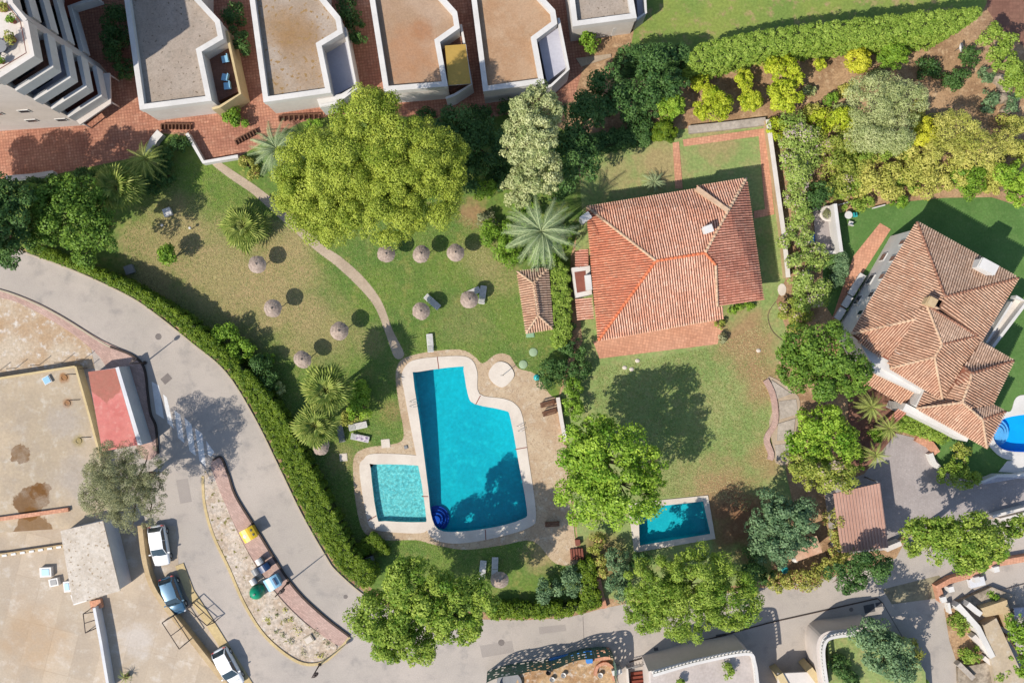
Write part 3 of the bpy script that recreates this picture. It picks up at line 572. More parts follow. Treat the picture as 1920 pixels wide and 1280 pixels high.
for (x, y, r, lab) in ((425, 114, 0.2, 'topmost pale blue chair on the balcony of the grey-roofed house'), (425, 148, -.2, 'middle pale blue chair on the balcony of the grey-roofed house'), (429, 164, .1, 'lowest pale blue chair on the balcony of the grey-roofed house')):
    t = chair(x, y, 2.0, r + math.pi, 'binblue', lab, 'balcony chairs of the grey-roofed house'); t.scale = (1.5, 1.5, 1.1)
t = chair(403, 93, 2.0, .6, 'plastic', 'white chair in the upper corner of the shaded balcony', None)

# barrel-tiled roofs --------------------------------------------------------
def tiled(par, pts, eave, mat, bed='tilebed', pitch=0.245, row=0.42, seed=1, thick=0.12):
    """one roof slope: pts = (px, py, z); eave = indices of the two ends of the eave (tiles run square to it)"""
    R = random.Random(seed); w = [P(*p) for p in pts]
    idx = list(range(len(w)))
    if area2(w) < 0: w = w[::-1]; n_ = len(w) - 1; eave = (n_ - eave[0], n_ - eave[1])
    tris = [t for t in tessellate_polygon([[Vector((p.x, p.y, 0)) for p in w]])]
    m = MB(); m.sheet([w]); n = len(w)
    m.add([(p.x, p.y, p.z - thick) for p in w] + [tuple(p) for p in w], [(i, (i + 1) % n, n + (i + 1) % n, n + i) for i in range(n)])
    base = m.build('roof_slope', M[bed], par)
    def zat(x, y):
        best = None
        for t in tris:
            a, b, c = w[t[0]], w[t[1]], w[t[2]]
            d = (b.y - c.y) * (a.x - c.x) + (c.x - b.x) * (a.y - c.y)
            if abs(d) < 1e-9: continue
            l1 = ((b.y - c.y) * (x - c.x) + (c.x - b.x) * (y - c.y)) / d; l2 = ((c.y - a.y) * (x - c.x) + (a.x - c.x) * (y - c.y)) / d; l3 = 1 - l1 - l2
            q = min(l1, l2, l3)
            if best is None or q > best[0]: best = (q, l1 * a.z + l2 * b.z + l3 * c.z)
        return best[1]
    e = w[eave[1]] - w[eave[0]]; e = Vector((e.x, e.y)).normalized(); d = Vector((-e.y, e.x))
    cen = sum((Vector((p.x, p.y)) for p in w), Vector((0, 0))) / n
    if d.dot(cen - Vector((w[eave[0]].x, w[eave[0]].y))) < 0: d = -d
    o = Vector((w[eave[0]].x, w[eave[0]].y))
    us = [(Vector((p.x, p.y)) - o).dot(e) for p in w]; vs = [(Vector((p.x, p.y)) - o).dot(d) for p in w]
    tb = MB(); hw = pitch * 0.33
    prof = [(-hw, 0.0), (-hw * .72, .07), (0, .10), (hw * .72, .07), (hw, 0.0)]
    u = min(us) + pitch / 2
    while u < max(us):
        v = min(vs) + row * 0.3
        ct = R.uniform(-.12, .12)
        while v < max(vs):
            c = o + e * u + d * v
            if inside(w, c.x, c.y):
                ju = R.uniform(-.012, .012); lo = c - d * (row * .56); hi = c + d * (row * .50)
                zl, zh = zat(lo.x, lo.y) + .035, zat(hi.x, hi.y) + .004
                vv = []
                for q, zz, sq in ((lo, zl, 1.06), (hi, zh, 0.92)):
                    for (a, b) in prof: s = q + e * (a * sq + ju); vv.append((s.x, s.y, zz + b))
                tb.add(vv, [(0, 1, 6, 5), (1, 2, 7, 6), (2, 3, 8, 7), (3, 4, 9, 8)], min(1, max(0, 0.5 + ct + R.gauss(0, .22))), False)
            v += row
        u += pitch
    t = tb.build('roof_tiles', M[mat], par); t['kind'] = 'stuff'
    return t
def ridge(par, a, b, mat='ridge_tan', r=0.15):
    p, q = P(*a), P(*b); L = (q - p).length; n = max(1, int(L / 0.42)); m = MB()
    for i in range(n):
        s, e_ = p.lerp(q, i / n), p.lerp(q, (i + 1.12) / n); m.tube([s + Vector((0, 0, .05)), e_ + Vector((0, 0, .02))], [r * 1.05, r * .9], 8, True, RNG.random())
    return m.build('ridge_cap', M[mat], par)
def chimney(par, x, y, z0, z1, sx, sy, rz, mat='white'):
    m = MB(); c = P(x, y, z1)
    m.box((c.x, c.y, (z0 + z1) / 2), (sx, sy, z1 - z0), rz).box((c.x, c.y, z1 + .05), (sx + .14, sy + .14, .1), rz); m.box((c.x, c.y, z1 + .22), (sx * .7, sy * .7, .24), rz).box((c.x, c.y, z1 + .37), (sx + .1, sy + .1, .07), rz)
    return m.build('chimney', M[mat], par)

# central house
hs = thing('tiled_house', 'large house with an L-shaped terracotta barrel-tile roof beside the private garden', 'house', (0, 0, 0))
ez, rz_, wz = 3.6, 5.7, 5.4
R1, R2, W = (1230, 489, rz_), (1322, 474, rz_), (1365, 395, wz)
NW, NWs, SW, SE, SEi = (1100, 388, ez), (1108, 402, ez + .15), (1122, 638, ez), (1356, 596, ez), (1345, 573, ez + .35)
wing_nw, wing_ne, wing_se, wing_sw = (1306, 350, ez + .25), (1399, 335, ez), (1431, 562, ez), (1345, 573, ez + .3)
tiled(hs, [NW, (1305, 355, ez), W, R2, R1], (0, 1), 'tile_a', seed=3)
tiled(hs, [wing_nw, wing_ne, W], (0, 1), 'tile_a', seed=4)
tiled(hs, [wing_ne, wing_se, wing_sw, (1342, 497, 5.25), R2, W], (0, 1), 'tile_rd', seed=5)
tiled(hs, [SW, SE, (1356, 575, ez + .35), SEi, (1342, 497, 5.25), R2, R1], (0, 1), 'tile_a', seed=6)
tiled(hs, [NW, SW, R1], (0, 1), 'tile_or', seed=7)
for a, b, m_ in ((NW, R1, 'ridge_tan'), (SW, R1, 'ridge_or'), (R1, R2, 'ridge_or'), (R2, W, 'ridge_tan'), (W, wing_ne, 'ridge_tan'), (R2, (1342, 497, 5.3), 'ridge_or'), ((1342, 497, 5.3), (1345, 573, 4.0), 'ridge_tan')): ridge(hs, a, b, m_)
p0, p1 = P(1306, 352, 4.4), P(1365, 395, 5.6); dd = (p1 - p0)
mm = MB(); k_ = Vector((-dd.y, dd.x, 0)).normalized() * .22
for s, z_ in ((1, 0),):
    mm.add([p0 - k_, p0 + k_, p1 + k_, p1 - k_, p0 - k_ - Vector((0, 0, .8)), p0 + k_ - Vector((0, 0, .8)), p1 + k_ - Vector((0, 0, .8)), p1 - k_ - Vector((0, 0, .8))], [(0, 3, 2, 1), (0, 4, 7, 3), (1, 2, 6, 5), (0, 1, 5, 4)])
mm.build('raised_verge', M['ridge_tan'], hs)
body = ccw(px([(1110, 395), (1306, 364), (1392, 345), (1422, 556), (1345, 566), (1346, 590), (1130, 630)], ez))
MB().prism(offset(body, 0.25), 0, ez - 0.02).build('wall', M['offwhite'], hs)
chimney(hs, 1327, 430, 4.4, 6.3, .75, .6, math.radians(20)); chimney(hs, 1098, 408, 2.5, 4.4, .9, .6, math.radians(35))
# west annex of the house
MB().prism(px([(1072, 502), (1106, 498), (1110, 552), (1080, 558)], 2.7), 0, 2.7).build('annex_wall', M['offwhite'], hs)
MB().sheet([ccw(px([(1077, 510), (1098, 507), (1101, 545), (1082, 549)], 2.74))], 2.71).build('annex_floor', M['redwood'], hs)
MB().box(P(1103, 530, 3.1), (.6, 1.5, .8), .1).build('annex_parapet', M['white'], hs)
tiled(hs, [(1080, 560, 2.6), (1084, 600, 2.6), (1112, 598, 3.0), (1108, 558, 3.0)], (0, 1), 'tile_a', seed=9)
tiled(hs, [(1080, 470, 2.5), (1080, 502, 2.5), (1104, 498, 3.0), (1104, 466, 3.0)], (0, 1), 'tile_rd', seed=10)
hb_ = offset(body, 0.25); hn_ = len(hb_)
for i in range(hn_):
    a_, b_ = hb_[i], hb_[(i + 1) % hn_]; L_ = (b_ - a_).length; rr_ = math.atan2((b_ - a_).y, (b_ - a_).x)
    for k in range(int(L_ / 3.6)):
        q_ = a_.lerp(b_, (k + .5) / int(L_ / 3.6)); dr_ = (k == 1 and L_ > 9); zc_, hh_ = (1.1, 2.1) if dr_ else (1.6, 1.2)
        f_ = MB().box((q_.x, q_.y, zc_), (1.3, .12, hh_), rr_).build('door' if dr_ else 'window', M['wood' if dr_ else 'white'], hs)
        if not dr_: MB().box((q_.x, q_.y, zc_), (1.1, .18, hh_ - .2), rr_).build('pane', M['glass'], f_)
# garden shed with hipped roof
sh = thing('garden_shed', 'narrow shed with a hipped tan tile roof beside the tall clipped hedge', 'shed', (0, 0, 0))
s1, s2 = (1000, 531, 3.3), (1009, 591, 3.3); c1, c2, c3, c4 = (970, 509, 2.4), (1027, 503, 2.4), (1036, 616, 2.4), (987, 624, 2.4)
tiled(sh, [c1, c4, s2, s1], (0, 1), 'tile_b', 'bed_tan', seed=11); tiled(sh, [c2, c3, s2, s1], (0, 1), 'tile_c', 'bed_tan', seed=12); tiled(sh, [c4, c3, s2], (0, 1), 'tile_b', 'bed_tan', seed=13); tiled(sh, [c1, c2, s1], (0, 1), 'tile_c', 'bed_tan', seed=14)
for a, b in ((s1, s2), (s1, c1), (s1, c2), (s2, c3), (s2, c4)): ridge(sh, a, b, 'ridge_tan', .12)
MB().prism(offset(ccw(px([c1[:2], c2[:2], c3[:2], c4[:2]], 2.4)), .35), 0, 2.35).build('wall', M['offwhite'], sh)

# villa at the right
vl = thing('villa', 'white villa with many hipped tan tile roofs at the right edge', 'house', (0, 0, 0))
e1, e2 = 5.9, 5.2
N, E, R, L1, Q = (1719, 416, e1), (1909, 521, e1), (1772, 556, 8.3), (1596, 626, e1), (1737, 572, 8.0)
h1, q2, q3 = (1717, 598, 7.4), (1766, 645, 7.4), (1752, 669, 7.0)
r8, r9, pk, pk2 = (1832, 629, 6.2), (1838, 641, e1), (1821, 700, 7.2), (1804, 754, 6.8)
def vt(pts, eave, mat, seed, bed='bed_tan'): tiled(vl, pts, eave, mat, bed, seed=seed)
vt([N, L1, h1, Q, R], (0, 1), 'tile_b', 21)
vt([N, E, R], (0, 1), 'tile_c', 22)
vt([E, r9, r8, (1760, 578, 7.6), R], (0, 1), 'tile_b', 23)
vt([L1, (1632, 657, e2 + .2), (1666, 675, e2 + .2), h1], (0, 2), 'tile_b', 24, 'tilebed')
vt([(1667, 677, e2), (1669, 690, e2), q3, q2, Q, h1], (5, 0), 'tile_b', 25)
vt([Q, r8, q2], (0, 1), 'tile_c', 26)
vt([r8, r9, (1806, 687, 6.0), (1780, 730, 5.7), (1767, 749, 5.2), q3, q2], (1, 3), 'tile_b', 27)
vt([(1669, 691, e2), (1767, 750, e2), q3], (0, 1), 'tile_b', 28, 'tilebed')
vt([r9, (1900, 676, e2 + .3), pk, (1807, 687, 6.4)], (0, 1), 'tile_c', 29)
vt([(1807, 688, 6.4), pk, (1819, 712, 7.1), (1780, 729, 5.7)], (3, 2), 'tile_b', 30, 'tilebed')
vt([(1900, 677, e2 + .3), (1861, 757, e2), (1812, 768, 6.5), pk2, (1819, 712, 7.1), pk], (0, 1), 'tile_b', 31)
vt([(1733, 735, e2), (1719, 765, e2 - .1), pk2, (1819, 713, 7.1), (1780, 730, 5.7), (1767, 750, 5.2)], (0, 1), 'tile_b', 32)
vt([(1719, 766, e2 - .1), (1850, 839, e2 - .2), (1842, 786, 6.2), pk2], (0, 1), 'tile_b', 33, 'tilebed')
vt([(1814, 768, 6.4), (1857, 757, e2), (1885, 771, e2 - .1), (1842, 786, 6.2)], (1, 2), 'tile_c', 34)
vt([(1885, 771, e2 - .1), (1850, 839, e2 - .2), (1842, 786, 6.2)], (0, 1), 'tile_b', 35)
for a, b, m_ in ((N, R, 'ridge_br'), (R, E, 'ridge_br'), (Q, q2, 'ridge_tan'), (q2, q3, 'ridge_tan'), (L1, h1, 'ridge_tan'), (Q, r8, 'ridge_br'), (q2, r8, 'ridge_br'), (q3, (1767, 750, e2), 'ridge_tan'), (q3, (1669, 690, e2), 'ridge_tan'), (pk, (1900, 676, e2 + .3), 'ridge_br'), (pk, (1807, 687, 6.4), 'ridge_br'), (pk, (1819, 712, 7.1), 'ridge_tan'), ((1819, 712, 7.1), pk2, 'ridge_tan'), (pk2, (1842, 786, 6.2), 'ridge_tan'), ((1842, 786, 6.2), (1850, 839, e2 - .2), 'ridge_tan'), ((1842, 786, 6.2), (1885, 771, e2 - .1), 'ridge_br'), (pk2, (1719, 765, e2), 'ridge_tan'), (Q, (1760, 578, 7.7), 'ridge_tan')): ridge(vl, a, b, m_, .13)
vb = ccw(px([(1719, 424), (1900, 522), (1838, 630), (1895, 676), (1860, 752), (1878, 772), (1848, 832), (1722, 762), (1735, 736), (1640, 682), (1604, 624)], e1))
MB().prism(offset(vb, 0.18), 0, e2 - 0.35).build('wall', M['white'], vl)
up = ccw(px([(1719, 424), (1900, 522), (1832, 630), (1770, 660), (1690, 670), (1606, 624)], e1)); MB().prism(offset(up, 0.22), e2 - 0.345, e1 - 0.12).build('upper_wall', M['white'], vl)
wl_a, wl_b = offset(ccw(px([(1719, 424), (1900, 522), (1604, 624)], e1)), .42), None
a_, b_ = P(1716, 430, e1), P(1602, 622, e1); dv = (b_ - a_); rzv = math.atan2(dv.y, dv.x); nv = Vector((dv.y, -dv.x, 0)).normalized()
if nv.x > 0: nv = -nv
for f_, z_, w_ in ((.10, 4.2, .6), (.26, 4.2, .7), (.44, 4.2, .7), (.62, 4.2, .7), (.80, 4.2, .6), (.22, 1.5, .9), (.45, 1.6, 1.1), (.66, 1.6, 1.1)):
    c = a_.lerp(b_, f_) - nv * 0.17
    fr = MB().box((c.x, c.y, z_), (w_, .14, 1.1), rzv).build('window_frame', M['white'], vl); MB().box((c.x + nv.x * .05, c.y + nv.y * .05, z_), (w_ - .16, .08, .94), rzv).build('pane', M['glass'], fr)
chimney(vl, 1850, 500, 5.8, 7.6, 1.6, .9, math.radians(-28)); chimney(vl, 1745, 566, 7.0, 8.6, .7, .7, math.radians(-28), 'tanwall')
wallline(vl, 'white_parapet', [(1632, 686), (1732, 734), (1722, 762)], .75, 0, 4.6, 'white'); wallline(vl, 'white_parapet', [(1696, 762), (1816, 822)], .7, 0, 3.9, 'white')
MB().prism(px([(1636, 656), (1668, 676), (1664, 692), (1634, 682)], 4.6), 0, 4.55).build('flat_roof', M['white'], vl)
tiled(vl, [(1626, 719, 2.9), (1696, 760, 2.9), (1718, 730, 3.7), (1636, 690, 3.7)], (0, 1), 'tile_b', 'tilebed', seed=40)
tiled(vl, [(1692, 760, 2.9), (1660, 788, 2.7), (1672, 800, 2.6), (1705, 770, 2.8)], (1, 2), 'tile_rd', 'tilebed', seed=41)
# east terrace of the villa with a white balustrade
MB().prism(px([(1838, 632), (1905, 560), (1922, 568), (1860, 650)], 2.6), 0, 2.6).build('terrace_slab', M['offwhite'], vl); wallline(vl, 'balustrade', [(1905, 556), (1926, 566), (1862, 650)], .3, 2.6, 3.5, 'white'); wallline(vl, 'balustrade', [(1850, 642), (1898, 566)], .2, 2.6, 3.3, 'white')
# planter boxes in front of the villa's west wall
for i, (x, y) in enumerate(((1575, 588), (1588, 565), (1600, 543), (1612, 524))):
    t = tag(MB().box(P(x, y, .45) , (.55, 1.15, .8), math.radians(-31)).box(P(x, y, .9), (.65, 1.25, .1), math.radians(-31)).build('planter_wall', M['white']), ['lowest', 'second lowest', 'second highest', 'highest'][i] + ' of the four white blocks along the villa terrace', 'planter', 'white blocks along the villa terrace')

# buildings on the left
pl = thing('concrete_platform', 'low flat concrete roof with brown stains and a yellow edge wall', 'roof', (0, 0, 0))
MB().prism(px([(-90, 724), (140, 688), (190, 866), (214, 984), (-90, 1004)], 1.1), 0, 1.1).build('slab', M['concrete'], pl)
MB().strip(px([(141, 687), (166, 775), (188, 858)], 1.3), .22, 0, 1.3).build('yellow_edge', M['yellow'], pl); MB().strip(px([(-90, 723), (140, 687)], 1.22), .22, 0, 1.22).build('yellow_edge', M['yellow'], pl)
for (a, b) in (((-90, 985), (128, 955)),): MB().strip(px([a, b], 1.4), .4, 1.0, 1.45).build('pink_beam', M['terracotta'], pl)
MB().strip(px([(-90, 986 + 62), (0, 1042), (122, 1024)], 1.0), .3, 0, .45).build('low_wall', M['tanwall'], pl)
for i in range(7): c = P(8 + i * 17, 1041 - i * 2.6, .5); MB().box((c.x, c.y, .48), (.5, .22, .08), .14).build('white_block', M['plastic'], pl)
for x, y in ((120, 708), (126, 756), (147, 826)):
    c = P(x, y, 1.1); MB().lathe((c.x, c.y, 1.1), [(.34, 0), (.34, .07), (.24, .07), (.22, .02), (.01, .02)], 12, sm=False).build('drain_ring', M['concrete'], pl)
    MB().tube([P(x + 4, y - 6, 1.16), P(x + 24, y - 7, 1.16)], .03, 5).build('pipe', M['darkmetal'], pl)
t = thing('roof_hatch', 'pale blue square hatch on the stained concrete roof', 'hatch', P(90, 712, 1.1)); MB().box((0, 0, .12), (.8, .8, .24), .5).build('frame', M['plastic'], t); MB().box((0, 0, .26), (.66, .66, .05), .5).build('lid', M['binblue'], t)
pk_ = thing('pink_building', 'low building with a faded pink roof by the road crossing', 'building', (0, 0, 0))
MB().prism(px([(165, 697), (219, 689), (263, 833), (192, 846)], 2.1), 0, 2.1).build('wall', M['palewall'], pk_)
MB().sheet([ccw(px([(165, 697), (216, 690), (258, 834), (192, 846)], 2.12))], 2.115).build('roof', M['pinkroof'], pk_)
MB().strip(px([(220, 688), (264, 834)], 2.5), .28, 0.0, 2.5).build('street_wall', M['palewall'], pk_)
for x, y in ((226, 752), (230, 764)): c = P(x + 9, y, 1.6); MB().box((c.x + .03, c.y, 1.6), (.2, .9, .6), math.radians(17)).build('window', M['bluewin'], pk_)
ht = thing('white_hut', 'small white hut with a weathered pale roof beside the parked cars', 'hut', (0, 0, 0))
MB().prism(px([(114, 997), (191, 978), (222, 1106), (138, 1130)], 3.0), 0, 2.95).build('wall', M['palewall'], ht)
MB().prism(px([(113, 995), (193, 976), (225, 1107), (137, 1132)], 3.1), 2.96, 3.1, bottom=True).build('roof', M['hutroof'], ht)
for (x, y, w_, z_, mt) in ((214, 1030, 1.0, 1.6, 'bluewin'), (221, 1062, 1.3, 1.2, 'greyplastic')): c = P(x, y, z_); MB().box((c.x, c.y, z_), (.24, w_, 1.2), math.radians(14)).build('window' if mt == 'bluewin' else 'door', M[mt], ht)
def ac_unit(x, y, z, sx, sy, rz, label, lid='binblue'):
    t = thing('vent_box', label, 'vent', P(x, y, z), rz); MB().box((0, 0, .25), (sx, sy, .5)).build('casing', M['plastic'], t); MB().box((0, 0, .52), (sx * .66, sy * .66, .05)).build('grille', M[lid], t)
ac_unit(90, 1070, 0.0, 1.2, 1.0, .05, 'large white vent box with a blue lid left of the hut'); ac_unit(105, 1089, 0.0, .95, .8, .2, 'smaller grey-lidded vent box left of the hut', 'greyplastic'); ac_unit(130, 1097, 0.0, .7, 1.1, .1, 'narrow blue-lidded vent box against the hut wall'); ac_unit(152, 1118, 1.0, 1.4, 1.1, .3, 'air conditioner unit at the corner of the hut roof', 'greyplastic')
# yard walls on the left
w1 = tag(MB().strip(spx([(262, 985), (272, 1060), (292, 1112), (345, 1182), (430, 1290), (470, 1340)], False, 3, 1.0), .5, 0, 1.0).build('yard_wall', M['tanwall']), 'tan retaining wall between the yard and the parked cars', 'wall')
w2 = tag(MB().strip(px([(178, 1138), (190, 1200), (205, 1290)], 1.0), .3, 0, 1.2).build('yard_divider', M['palewall']), 'thin pale divider wall running down from the hut', 'wall')
w3 = tag(MB().strip(px([(336, 1058), (356, 1110), (400, 1178), (470, 1290)], .1), .9, 0, .10).build('parking_edge', M['kerbyel']), 'yellow-tan strip along the road side of the parking bays', 'kerb')
stp = thing('yard_steps', 'short reddish steps at the foot of the white hut', 'steps', (0, 0, 0))
for i in range(4): c = P(172 + i * 6, 1134 - i * 1.5, .2); MB().box((c.x, c.y, .12 * (i + 1) / 2 + .1), (.3, .9, .12 * (i + 1)), .2).build('step', M['terracotta'], stp)
# carport
cp = thing('carport', 'carport with a dusty pink ribbed roof beside the driveway', 'carport', (0, 0, 0))
ca, cb, cc, cd = [P(*p, 3.2) for p in ((1563, 925), (1650, 905), (1666, 1026), (1578, 1036))]
MB().prism([ca, cb, cc, cd], 3.05, 3.18, bottom=True).build('roof_slab', M['carport'], cp)
for i in range(15):
    f = (i + .5) / 15; a, b = ca.lerp(cb, f), cd.lerp(cc, f); m = MB().strip([Vector((a.x, a.y, 0)), Vector((b.x, b.y, 0))], .13, 3.18, 3.26).build('roof_rib', M['carport'], cp)
for c in (ca, cb, cc, cd): MB().tube([Vector((c.x * .995, c.y * .995, 0)), Vector((c.x * .995, c.y * .995, 3.05))], .08, 6).build('post', M['greymetal'], cp)
# ------------------------------------------------------------------ vegetation
DK = 10.0; NLEAF = [0]
def leaf_mesh(name, clumps, mat, leaf=0.26, dens=26.0, seed=0, up=0.35, squash=0.8, asp=0.66, jit=0.48, bias=0.0, shell=0.66):
    """clumps: (n,5) x,y,z,r,tint -> a mesh of leaf-sized rhombs spread through every clump"""
    g = np.random.default_rng(seed); C = np.asarray(clumps, dtype=np.float64)
    cnt = np.maximum(10, (DK * dens * C[:, 3] ** 2 / (leaf / 0.26) ** 2).astype(int)); idx = np.repeat(np.arange(len(C)), cnt); n = len(idx)
    d = g.normal(size=(n, 3)); d[:, 2] += 0.25; d /= np.linalg.norm(d, axis=1)[:, None]
    r = C[idx, 3] * (shell + (1 - shell) * np.sqrt(g.random(n))) * (0.9 + 0.25 * g.random(n))
    an = g.uniform(0.7, 1.35, size=(len(C), 3)); pos = C[idx, :3] + d * r[:, None] * an[idx] * np.array([1, 1, squash])
    pos[:, 2] = np.maximum(pos[:, 2], 0.06)
    nrm = d + g.normal(size=(n, 3)) * jit; nrm[:, 2] += up; nrm /= np.linalg.norm(nrm, axis=1)[:, None]
    a = np.cross(nrm, g.normal(size=(n, 3))); a /= (np.linalg.norm(a, axis=1)[:, None] + 1e-9); b = np.cross(nrm, a)
    L = leaf * (0.65 + 0.7 * g.random(n)); Wd = L * asp
    v = np.empty((n, 4, 3)); v[:, 0] = pos + a * L[:, None] * .5; v[:, 1] = pos + b * Wd[:, None] * .5 + a * (L * .08)[:, None]; v[:, 2] = pos - a * L[:, None] * .5; v[:, 3] = pos - b * Wd[:, None] * .5 + a * (L * .08)[:, None]
    NLEAF[0] += n
    tint = np.clip(C[idx, 4] + g.normal(size=n) * 0.2 + bias, 0, 1)
    me = bpy.data.meshes.new(name); me.vertices.add(4 * n); me.loops.add(4 * n); me.polygons.add(n)
    me.vertices.foreach_set('co', v.reshape(-1)); me.loops.foreach_set('vertex_index', np.arange(4 * n, dtype=np.int32))
    me.polygons.foreach_set('loop_start', np.arange(0, 4 * n, 4, dtype=np.int32)); me.polygons.foreach_set('loop_total', np.full(n, 4, dtype=np.int32))
    at = me.attributes.new('tint', 'FLOAT', 'FACE'); at.data.foreach_set('value', tint.astype(np.float32))
    me.materials.append(M[mat]); me.update(calc_edges=True); return me
def crown_clumps(blobs, cl=0.30, fill=1.0, seed=0, low=-0.25, tv=0.18):
    """blobs: world ellipsoids (x,y,z,rx,ry,rz) -> leaf clumps over their surfaces, some inside"""
    g = np.random.default_rng(seed); out = []
    for (x, y, z, rx, ry, rz) in blobs:
        R = (rx + ry) / 2; cr = max(0.28, cl * R if cl < 1 else cl - 1); n = max(6, int(fill * 2.2 * (R / cr) ** 2 * (1 + rz / R) / 2))
        k = 0
        while k < n:
            d = g.normal(size=3); d /= np.linalg.norm(d)
            if d[2] < low: continue
            f = g.uniform(0.72, 1.02) if g.random() < 0.8 else g.uniform(0.3, 0.7)
            f *= max(0.2, 1 - cr / R * 0.42)
            rr = cr * g.uniform(0.4, 1.35)
            out.append((x + d[0] * rx * f, y + d[1] * ry * f, z + d[2] * rz * f, rr, 0.5 + g.normal() * tv)); k += 1
    return out
def to_blobs(bl):
    out = []
    for b in bl:
        x, y, z, r = b[:4]; ry = b[4] if len(b) > 4 else r; rzf = b[5] if len(b) > 5 else 0.75; s = sc_at(z); w = P(x, y, z)
        out.append((w.x, w.y, z, r * s, ry * s, (r + ry) / 2 * s * rzf))
    return out
SEED = [100]
def tree(name, label, bl, mat, leaf=0.26, cl=0.28, dens=26, fill=1.0, trunk=0.28, cat='tree', group=None, bark='bark', **kw):
    """bl: crown lobes (px, py, z, r_px[, ry_px, rz/r]) as they appear; the trunk stands under their centre"""
    SEED[0] += 1; B = to_blobs(bl); cx = sum(b[0] for b in B) / len(B); cy = sum(b[1] for b in B) / len(B)
    t = thing(name, label, cat, (cx, cy, 0), 0, group)
    off = [(b[0] - cx, b[1] - cy) + b[2:] for b in B]
    zt = min(b[2] for b in B); m = MB(); g = random.Random(SEED[0])
    zf = zt * 0.55; m.tube([(0, 0, 0), (g.uniform(-.1, .1), g.uniform(-.1, .1), zf * .5), (0, 0, zf)], [trunk * 1.25, trunk, trunk * .85], 8)
    for b in off:
        m.tube([(0, 0, zf * .92), (b[0] * .45, b[1] * .45, zf + (b[2] - zf) * .55), (b[0] * .95, b[1] * .95, b[2] + b[5] * .2)], [trunk * .7, trunk * .42, trunk * .12], 6)
        for k in range(4):
            a = g.uniform(0, 6.28); m.tube([(b[0] * .6, b[1] * .6, zf + (b[2] - zf) * .65), (b[0] + math.cos(a) * b[3] * .4, b[1] + math.sin(a) * b[4] * .4, b[2]), (b[0] + math.cos(a) * b[3] * .8, b[1] + math.sin(a) * b[4] * .8, b[2] + b[5] * .25)], [trunk * .3, trunk * .18, .02], 5)
    m.build('trunk', M[bark], t)
    cl_ = crown_clumps(off, cl, fill, SEED[0])
    link('crown', leaf_mesh('crown', cl_, mat, leaf, dens, SEED[0], **kw), t)
    return t
def shrub(name, label, bl, mat, leaf=0.2, cl=0.34, dens=30, fill=1.1, cat='shrub', group=None, **kw):
    SEED[0] += 1; B = to_blobs(bl); cx = sum(b[0] for b in B) / len(B); cy = sum(b[1] for b in B) / len(B)
    t = thing(name, label, cat, (cx, cy, 0), 0, group); off = [(b[0] - cx, b[1] - cy) + b[2:] for b in B]
    g = random.Random(SEED[0])
    for b in off:
        m = MB()
        for k in range(5):
            a = g.uniform(0, 6.28); m.tube([(b[0] * .8, b[1] * .8, 0), (b[0] + math.cos(a) * b[3] * .5, b[1] + math.sin(a) * b[4] * .5, b[2] + b[5] * .3)], [.06, .015], 5)
        m.build('stems', M['bark'], t)
    link('foliage', leaf_mesh('foliage', crown_clumps(off, cl, fill, SEED[0], low=-0.6), mat, leaf, dens, SEED[0], **kw), t)
    return t
def hedge(name, label, poly, h, mat, leaf=0.17, sp=0.36, dens=34, smoothn=0, rough=0.025):
    """clipped hedge: poly = outline of its top as it appears"""
    SEED[0] += 1; g = random.Random(SEED[0]); pw = ccw(spx(poly, True, smoothn, h) if smoothn else px(poly, h))
    t = thing(name, label, 'hedge', (0, 0, 0)); core = offset(pw, 0.22)
    MB().prism(offset(pw, 0.3), 0.0, h - 0.22).build('light_block_core', M['hedgecore'], t)  # solid core added inside the leaves to stop light passing through
    xs = [p.x for p in pw]; ys = [p.y for p in pw]; C = []
    y = min(ys)
    while y < max(ys):
        x = min(xs)
        while x < max(xs):
            a, b = x + g.uniform(-.5, .5) * sp, y + g.uniform(-.5, .5) * sp
            if inside(core, a, b): C.append((a, b, h - 0.2 + g.gauss(0, rough), sp * g.uniform(.75, .95), 0.5 + g.gauss(0, .16)))
            x += sp
        y += sp
    n = len(pw)
    for i in range(n):
        a, b = core[i], core[(i + 1) % n]; L = (b - a).length; k = max(1, int(L / (sp * 1.3)))
        for j in range(k):
            q = a.lerp(b, (j + g.random()) / k); z = 0.25
            while z < h - .15: C.append((q.x, q.y, z + g.uniform(-.1, .1), sp * g.uniform(.6, .95), 0.45 + g.gauss(0, .2))); z += sp * 1.25
    link('foliage', leaf_mesh('foliage', C, mat, leaf, dens, SEED[0], up=0.8, squash=.6), t)
    return t
# --- palms
def frond_mesh(name, mat, L=2.6, droop=0.9, nl=22, wl=0.55, rise=0.5, v=0.35, seed=0):
    """feather frond along +X: a bent rachis with leaflets on both sides"""
    g = random.Random(seed); m = MB()
    def at(t): return Vector((L * t * (1 - .12 * t), 0, rise * L * t - droop * L * t * t))
    pts = [at(i / 8) for i in range(9)]; m.tube(pts, [.045 * (1 - i / 10) for i in range(9)], 5, True, .9)
    for i in range(nl):
        t = .12 + .88 * i / nl; p = at(t); w = wl * (1 - .55 * abs(t - .45) / .55) * g.uniform(.85, 1.1); f = (at(min(1, t + .05)) - at(t - .05)).normalized()
        for s in (-1, 1):
            d = (Vector((0, s, -.25 - g.random() * .2)) + f * (.55 + t * .5)).normalized(); q = p + d * w; h = f * (L / nl * .55)
            m.add([p - h * .5, p + h * .5, q + h * .15 + Vector((0, 0, -.06)), q - h * .12 + Vector((0, 0, -.06))], [(0, 1, 2, 3)], min(1, max(0, .5 + g.gauss(0, .22))))
    return m.mesh(name, M[mat])
